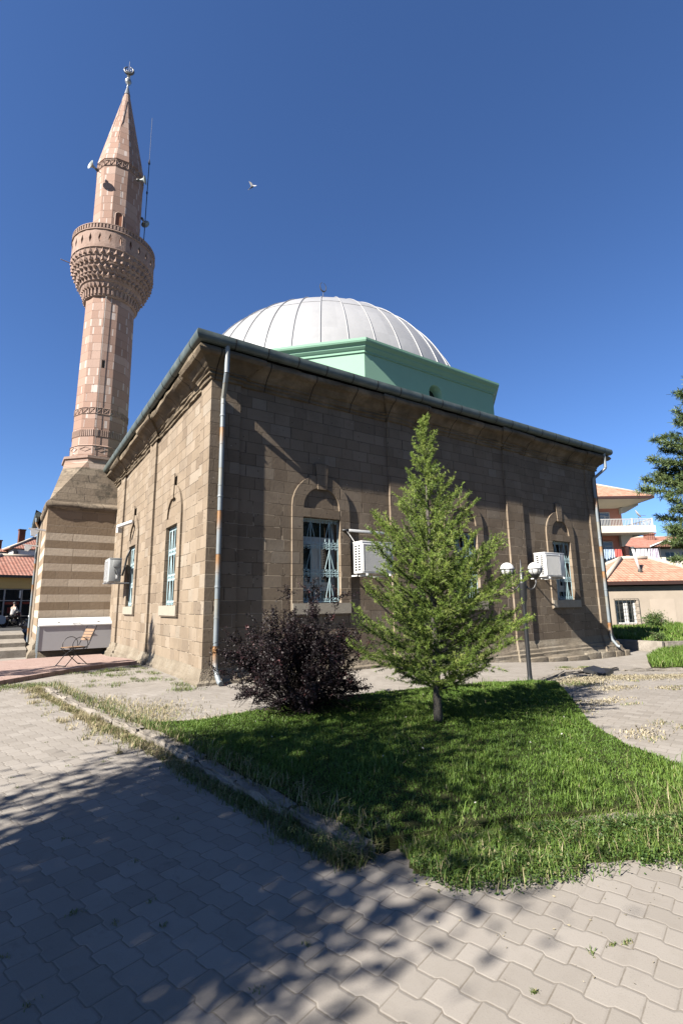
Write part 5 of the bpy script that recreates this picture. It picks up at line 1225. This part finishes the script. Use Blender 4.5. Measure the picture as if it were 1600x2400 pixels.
for s in (-.55, .55): b = MB(); b.box((2.0, s-.2, .58), (2.075, s+.2, .72), .02); b.build('headlight', M['white'], car)
for x in (-1.25, 1.3):
    for y in (-.72, .72):
        b = MB(); b.lathe([(.2, -.1), (.30, -.09), (.32, 0), (.30, .09), (.2, .1)], (0, 0), 18); b.v = [(x+v[0], y+v[2], .32+v[1]) for v in b.v]; wl_ = b.build('wheel', M['black'], car, True, 40)
        b = MB(); b.lathe([(.001, .07), (.2, .06), (.2, -.06), (.001, -.07)], (0, 0), 14); b.v = [(x+v[0], y+v[2], .32+v[1]) for v in b.v]; b.build('rim', M['steel'], wl_)
# motorbike and rider
def bike(label, loc, rz, c):
    rt = thing('motorbike', label, 'motorbike', loc, rz, 'motorbikes parked before the shop')
    for x in (-.62, .62):
        b = MB(); b.tube([(x+.27*math.cos(2*PI*i/18), 0, .31+.27*math.sin(2*PI*i/18)) for i in range(18)], .045, 6, True)
        for k in range(4): b.tube([(x-.25*math.cos(k*PI/4), 0, .31-.25*math.sin(k*PI/4)), (x+.25*math.cos(k*PI/4), 0, .31+.25*math.sin(k*PI/4))], .008, 3)
        b.build('wheel', M['black'], rt, True)
    b = MB(); b.tube([(-.62, .06, .31), (-.2, .05, .4), (.1, .05, .35), (.42, .0, .8)], .035, 6); b.tube([(.62, .06, .31), (.40, .03, .92)], .03, 6); b.tube([(.62, -.06, .31), (.40, -.03, .92)], .03, 6); b.box((-.2, -.12, .28), (.18, .12, .52), .04); b.build('frame', M['darksteel'], rt, True, 40)
    b = MB(); b.sphere((.12, 0, .68), .17, 12, .7); b.box((.33, -.14, .62), (.48, .14, .98), .05); b.box((-.75, -.1, .55), (-.35, .1, .62), .03); b.build('fairing', c, rt, True, 40)
    b = MB(); b.box((-.55, -.13, .66), (.02, .13, .76), .04); b.build('seat', M['black'], rt, True, 40)
    b = MB(); b.tube([(.30, -.33, .98), (.38, -.1, 1.0), (.38, .1, 1.0), (.30, .33, .98)], .016, 6); b.build('handlebar', M['iron'], rt)
    b = MB(); b.lathe([(.001, 0), (.08, .02), (.09, .05)], (0, 0), 10); b.v = [(.52+v[2]*-1+.02, v[0], .86+v[1]) for v in b.v]; b.build('headlight', M['white'], rt, True)
bike('dark motorbike the seated person straddles before the shop window', (*lf(-.55, -2), .44), LA+.5, simple('dark_red_paint', (.12, .03, .03), .3, .5))
bike('white motorbike parked before the shop, right of the person', (*lf(.42, -1.6), .44), LA-.3, M['white'])
def skin_body(name, nodes, edges, mat, parent, sub=1, root=0):
    me = bpy.data.meshes.new(name); me.from_pydata([n[:3] for n in nodes], edges, []); me.materials.append(mat); o = link(bpy.data.objects.new(name, me), parent)
    md = o.modifiers.new('skin', 'SKIN'); md.use_smooth_shade = True
    for i, n in enumerate(nodes): me.skin_vertices[0].data[i].radius = (n[3], n[4] if len(n) > 4 else n[3]); me.skin_vertices[0].data[i].use_root = (i == root)
    s = o.modifiers.new('sub', 'SUBSURF'); s.levels = sub; s.render_levels = sub; return o
sk = simple('skin', (.42, .26, .18), .6, .3, 0, .05)
pe = thing('person', 'person in a pale shirt sitting on a motorbike before the shop', 'person', (*lf(-.62, -2.0), .44), LA+.5)
N_ = [(0, 0, .80, .14), (0.02, 0, 1.02, .125), (.05, 0, 1.24, .15), (.07, 0, 1.38, .06), (.10, 0, 1.47, .075), (.12, 0, 1.58, .085), (.11, 0, 1.64, .06),
      (.05, .19, 1.31, .06), (.16, .24, 1.08, .046), (.36, .26, 1.0, .036), (.42, .26, .99, .034), (.05, -.19, 1.31, .06), (.16, -.24, 1.08, .046), (.36, -.26, 1.0, .036), (.42, -.26, .99, .034),
      (.12, .14, .76, .095), (.40, .2, .66, .075), (.30, .24, .34, .055), (.27, .25, .08, .042), (.40, .26, .04, .035), (.12, -.14, .76, .095), (.40, -.2, .66, .075), (.30, -.24, .34, .055), (.27, -.25, .08, .042), (.40, -.26, .04, .035)]
E_ = [(0, 1), (1, 2), (2, 3), (3, 4), (4, 5), (5, 6), (2, 7), (7, 8), (8, 9), (9, 10), (2, 11), (11, 12), (12, 13), (13, 14), (0, 15), (15, 16), (16, 17), (17, 18), (18, 19), (0, 20), (20, 21), (21, 22), (22, 23), (23, 24)]
skin_body('body', N_, E_, sk, pe)
gi = lambda idx, k: [tuple(N_[i][:3])+(N_[i][3]*k,) for i in idx]
skin_body('shirt', gi([1, 2, 7, 8, 9, 11, 12, 13, 0], 1.22), [(8, 0), (0, 1), (1, 2), (2, 3), (3, 4), (1, 5), (5, 6), (6, 7)], simple('pale_grey_shirt', (.55, .53, .52), .9), pe, 1, 0)
skin_body('trousers', gi([0, 15, 16, 17, 18, 20, 21, 22, 23], 1.2), [(0, 1), (1, 2), (2, 3), (3, 4), (0, 5), (5, 6), (6, 7), (7, 8)], simple('dark_trousers', (.04, .032, .03), .9), pe, 1, 0)
b = MB(); b.sphere((.085, 0, 1.60), .102, 14, 1, -.15, 1); b.build('hair', simple('dark_hair', (.03, .022, .018), .7), pe, True)
# flying pigeon
bd = thing('bird', 'grey bird in flight in the open sky right of the minaret', 'bird', (-3.516+.554*20+rx*-3.95, -10.56+.8325*20+ry*-3.95, 21.05), RV)
bd.scale = (.72,)*3
feather = simple('grey_feathers', (.24, .24, .24), .8, .2, 0, .2, 9); darkf = simple('dark_feathers', (.07, .075, .09), .8)
b = MB(); pts = [(-.20, 0, -.20), (-.13, 0, -.13), (-.05, 0, -.06), (.04, 0, .02), (.10, 0, .07), (.14, 0, .10), (.17, 0, .115)]; b.tube(pts, [.01, .03, .055, .06, .04, .035, .008], 10); b.build('body', darkf, bd, True)
b = MB(); b.prism([(.0, .0), (.06, .06), (-.06, .30), (-.20, .40), (-.24, .42), (-.16, .20), (-.08, .0)], -.008, .008, lambda u, v, w: (u, w-.03+v*.1, v)); b.build('wing', feather, bd)
b = MB(); b.prism([(.02, .0), (.08, .02), (.24, -.02), (.30, -.05), (.20, -.09), (.06, -.06)], -.008, .008, lambda u, v, w: (u+.02, w-.06-u*.2, v)); b.build('wing', simple('pale_feathers', (.50, .52, .56), .8), bd)
b = MB(); b.prism([(-.13, -.11), (-.11, -.15), (-.24, -.28), (-.29, -.25)], -.006, .006, lambda u, v, w: (u, w, v)); b.build('tail', darkf, bd)
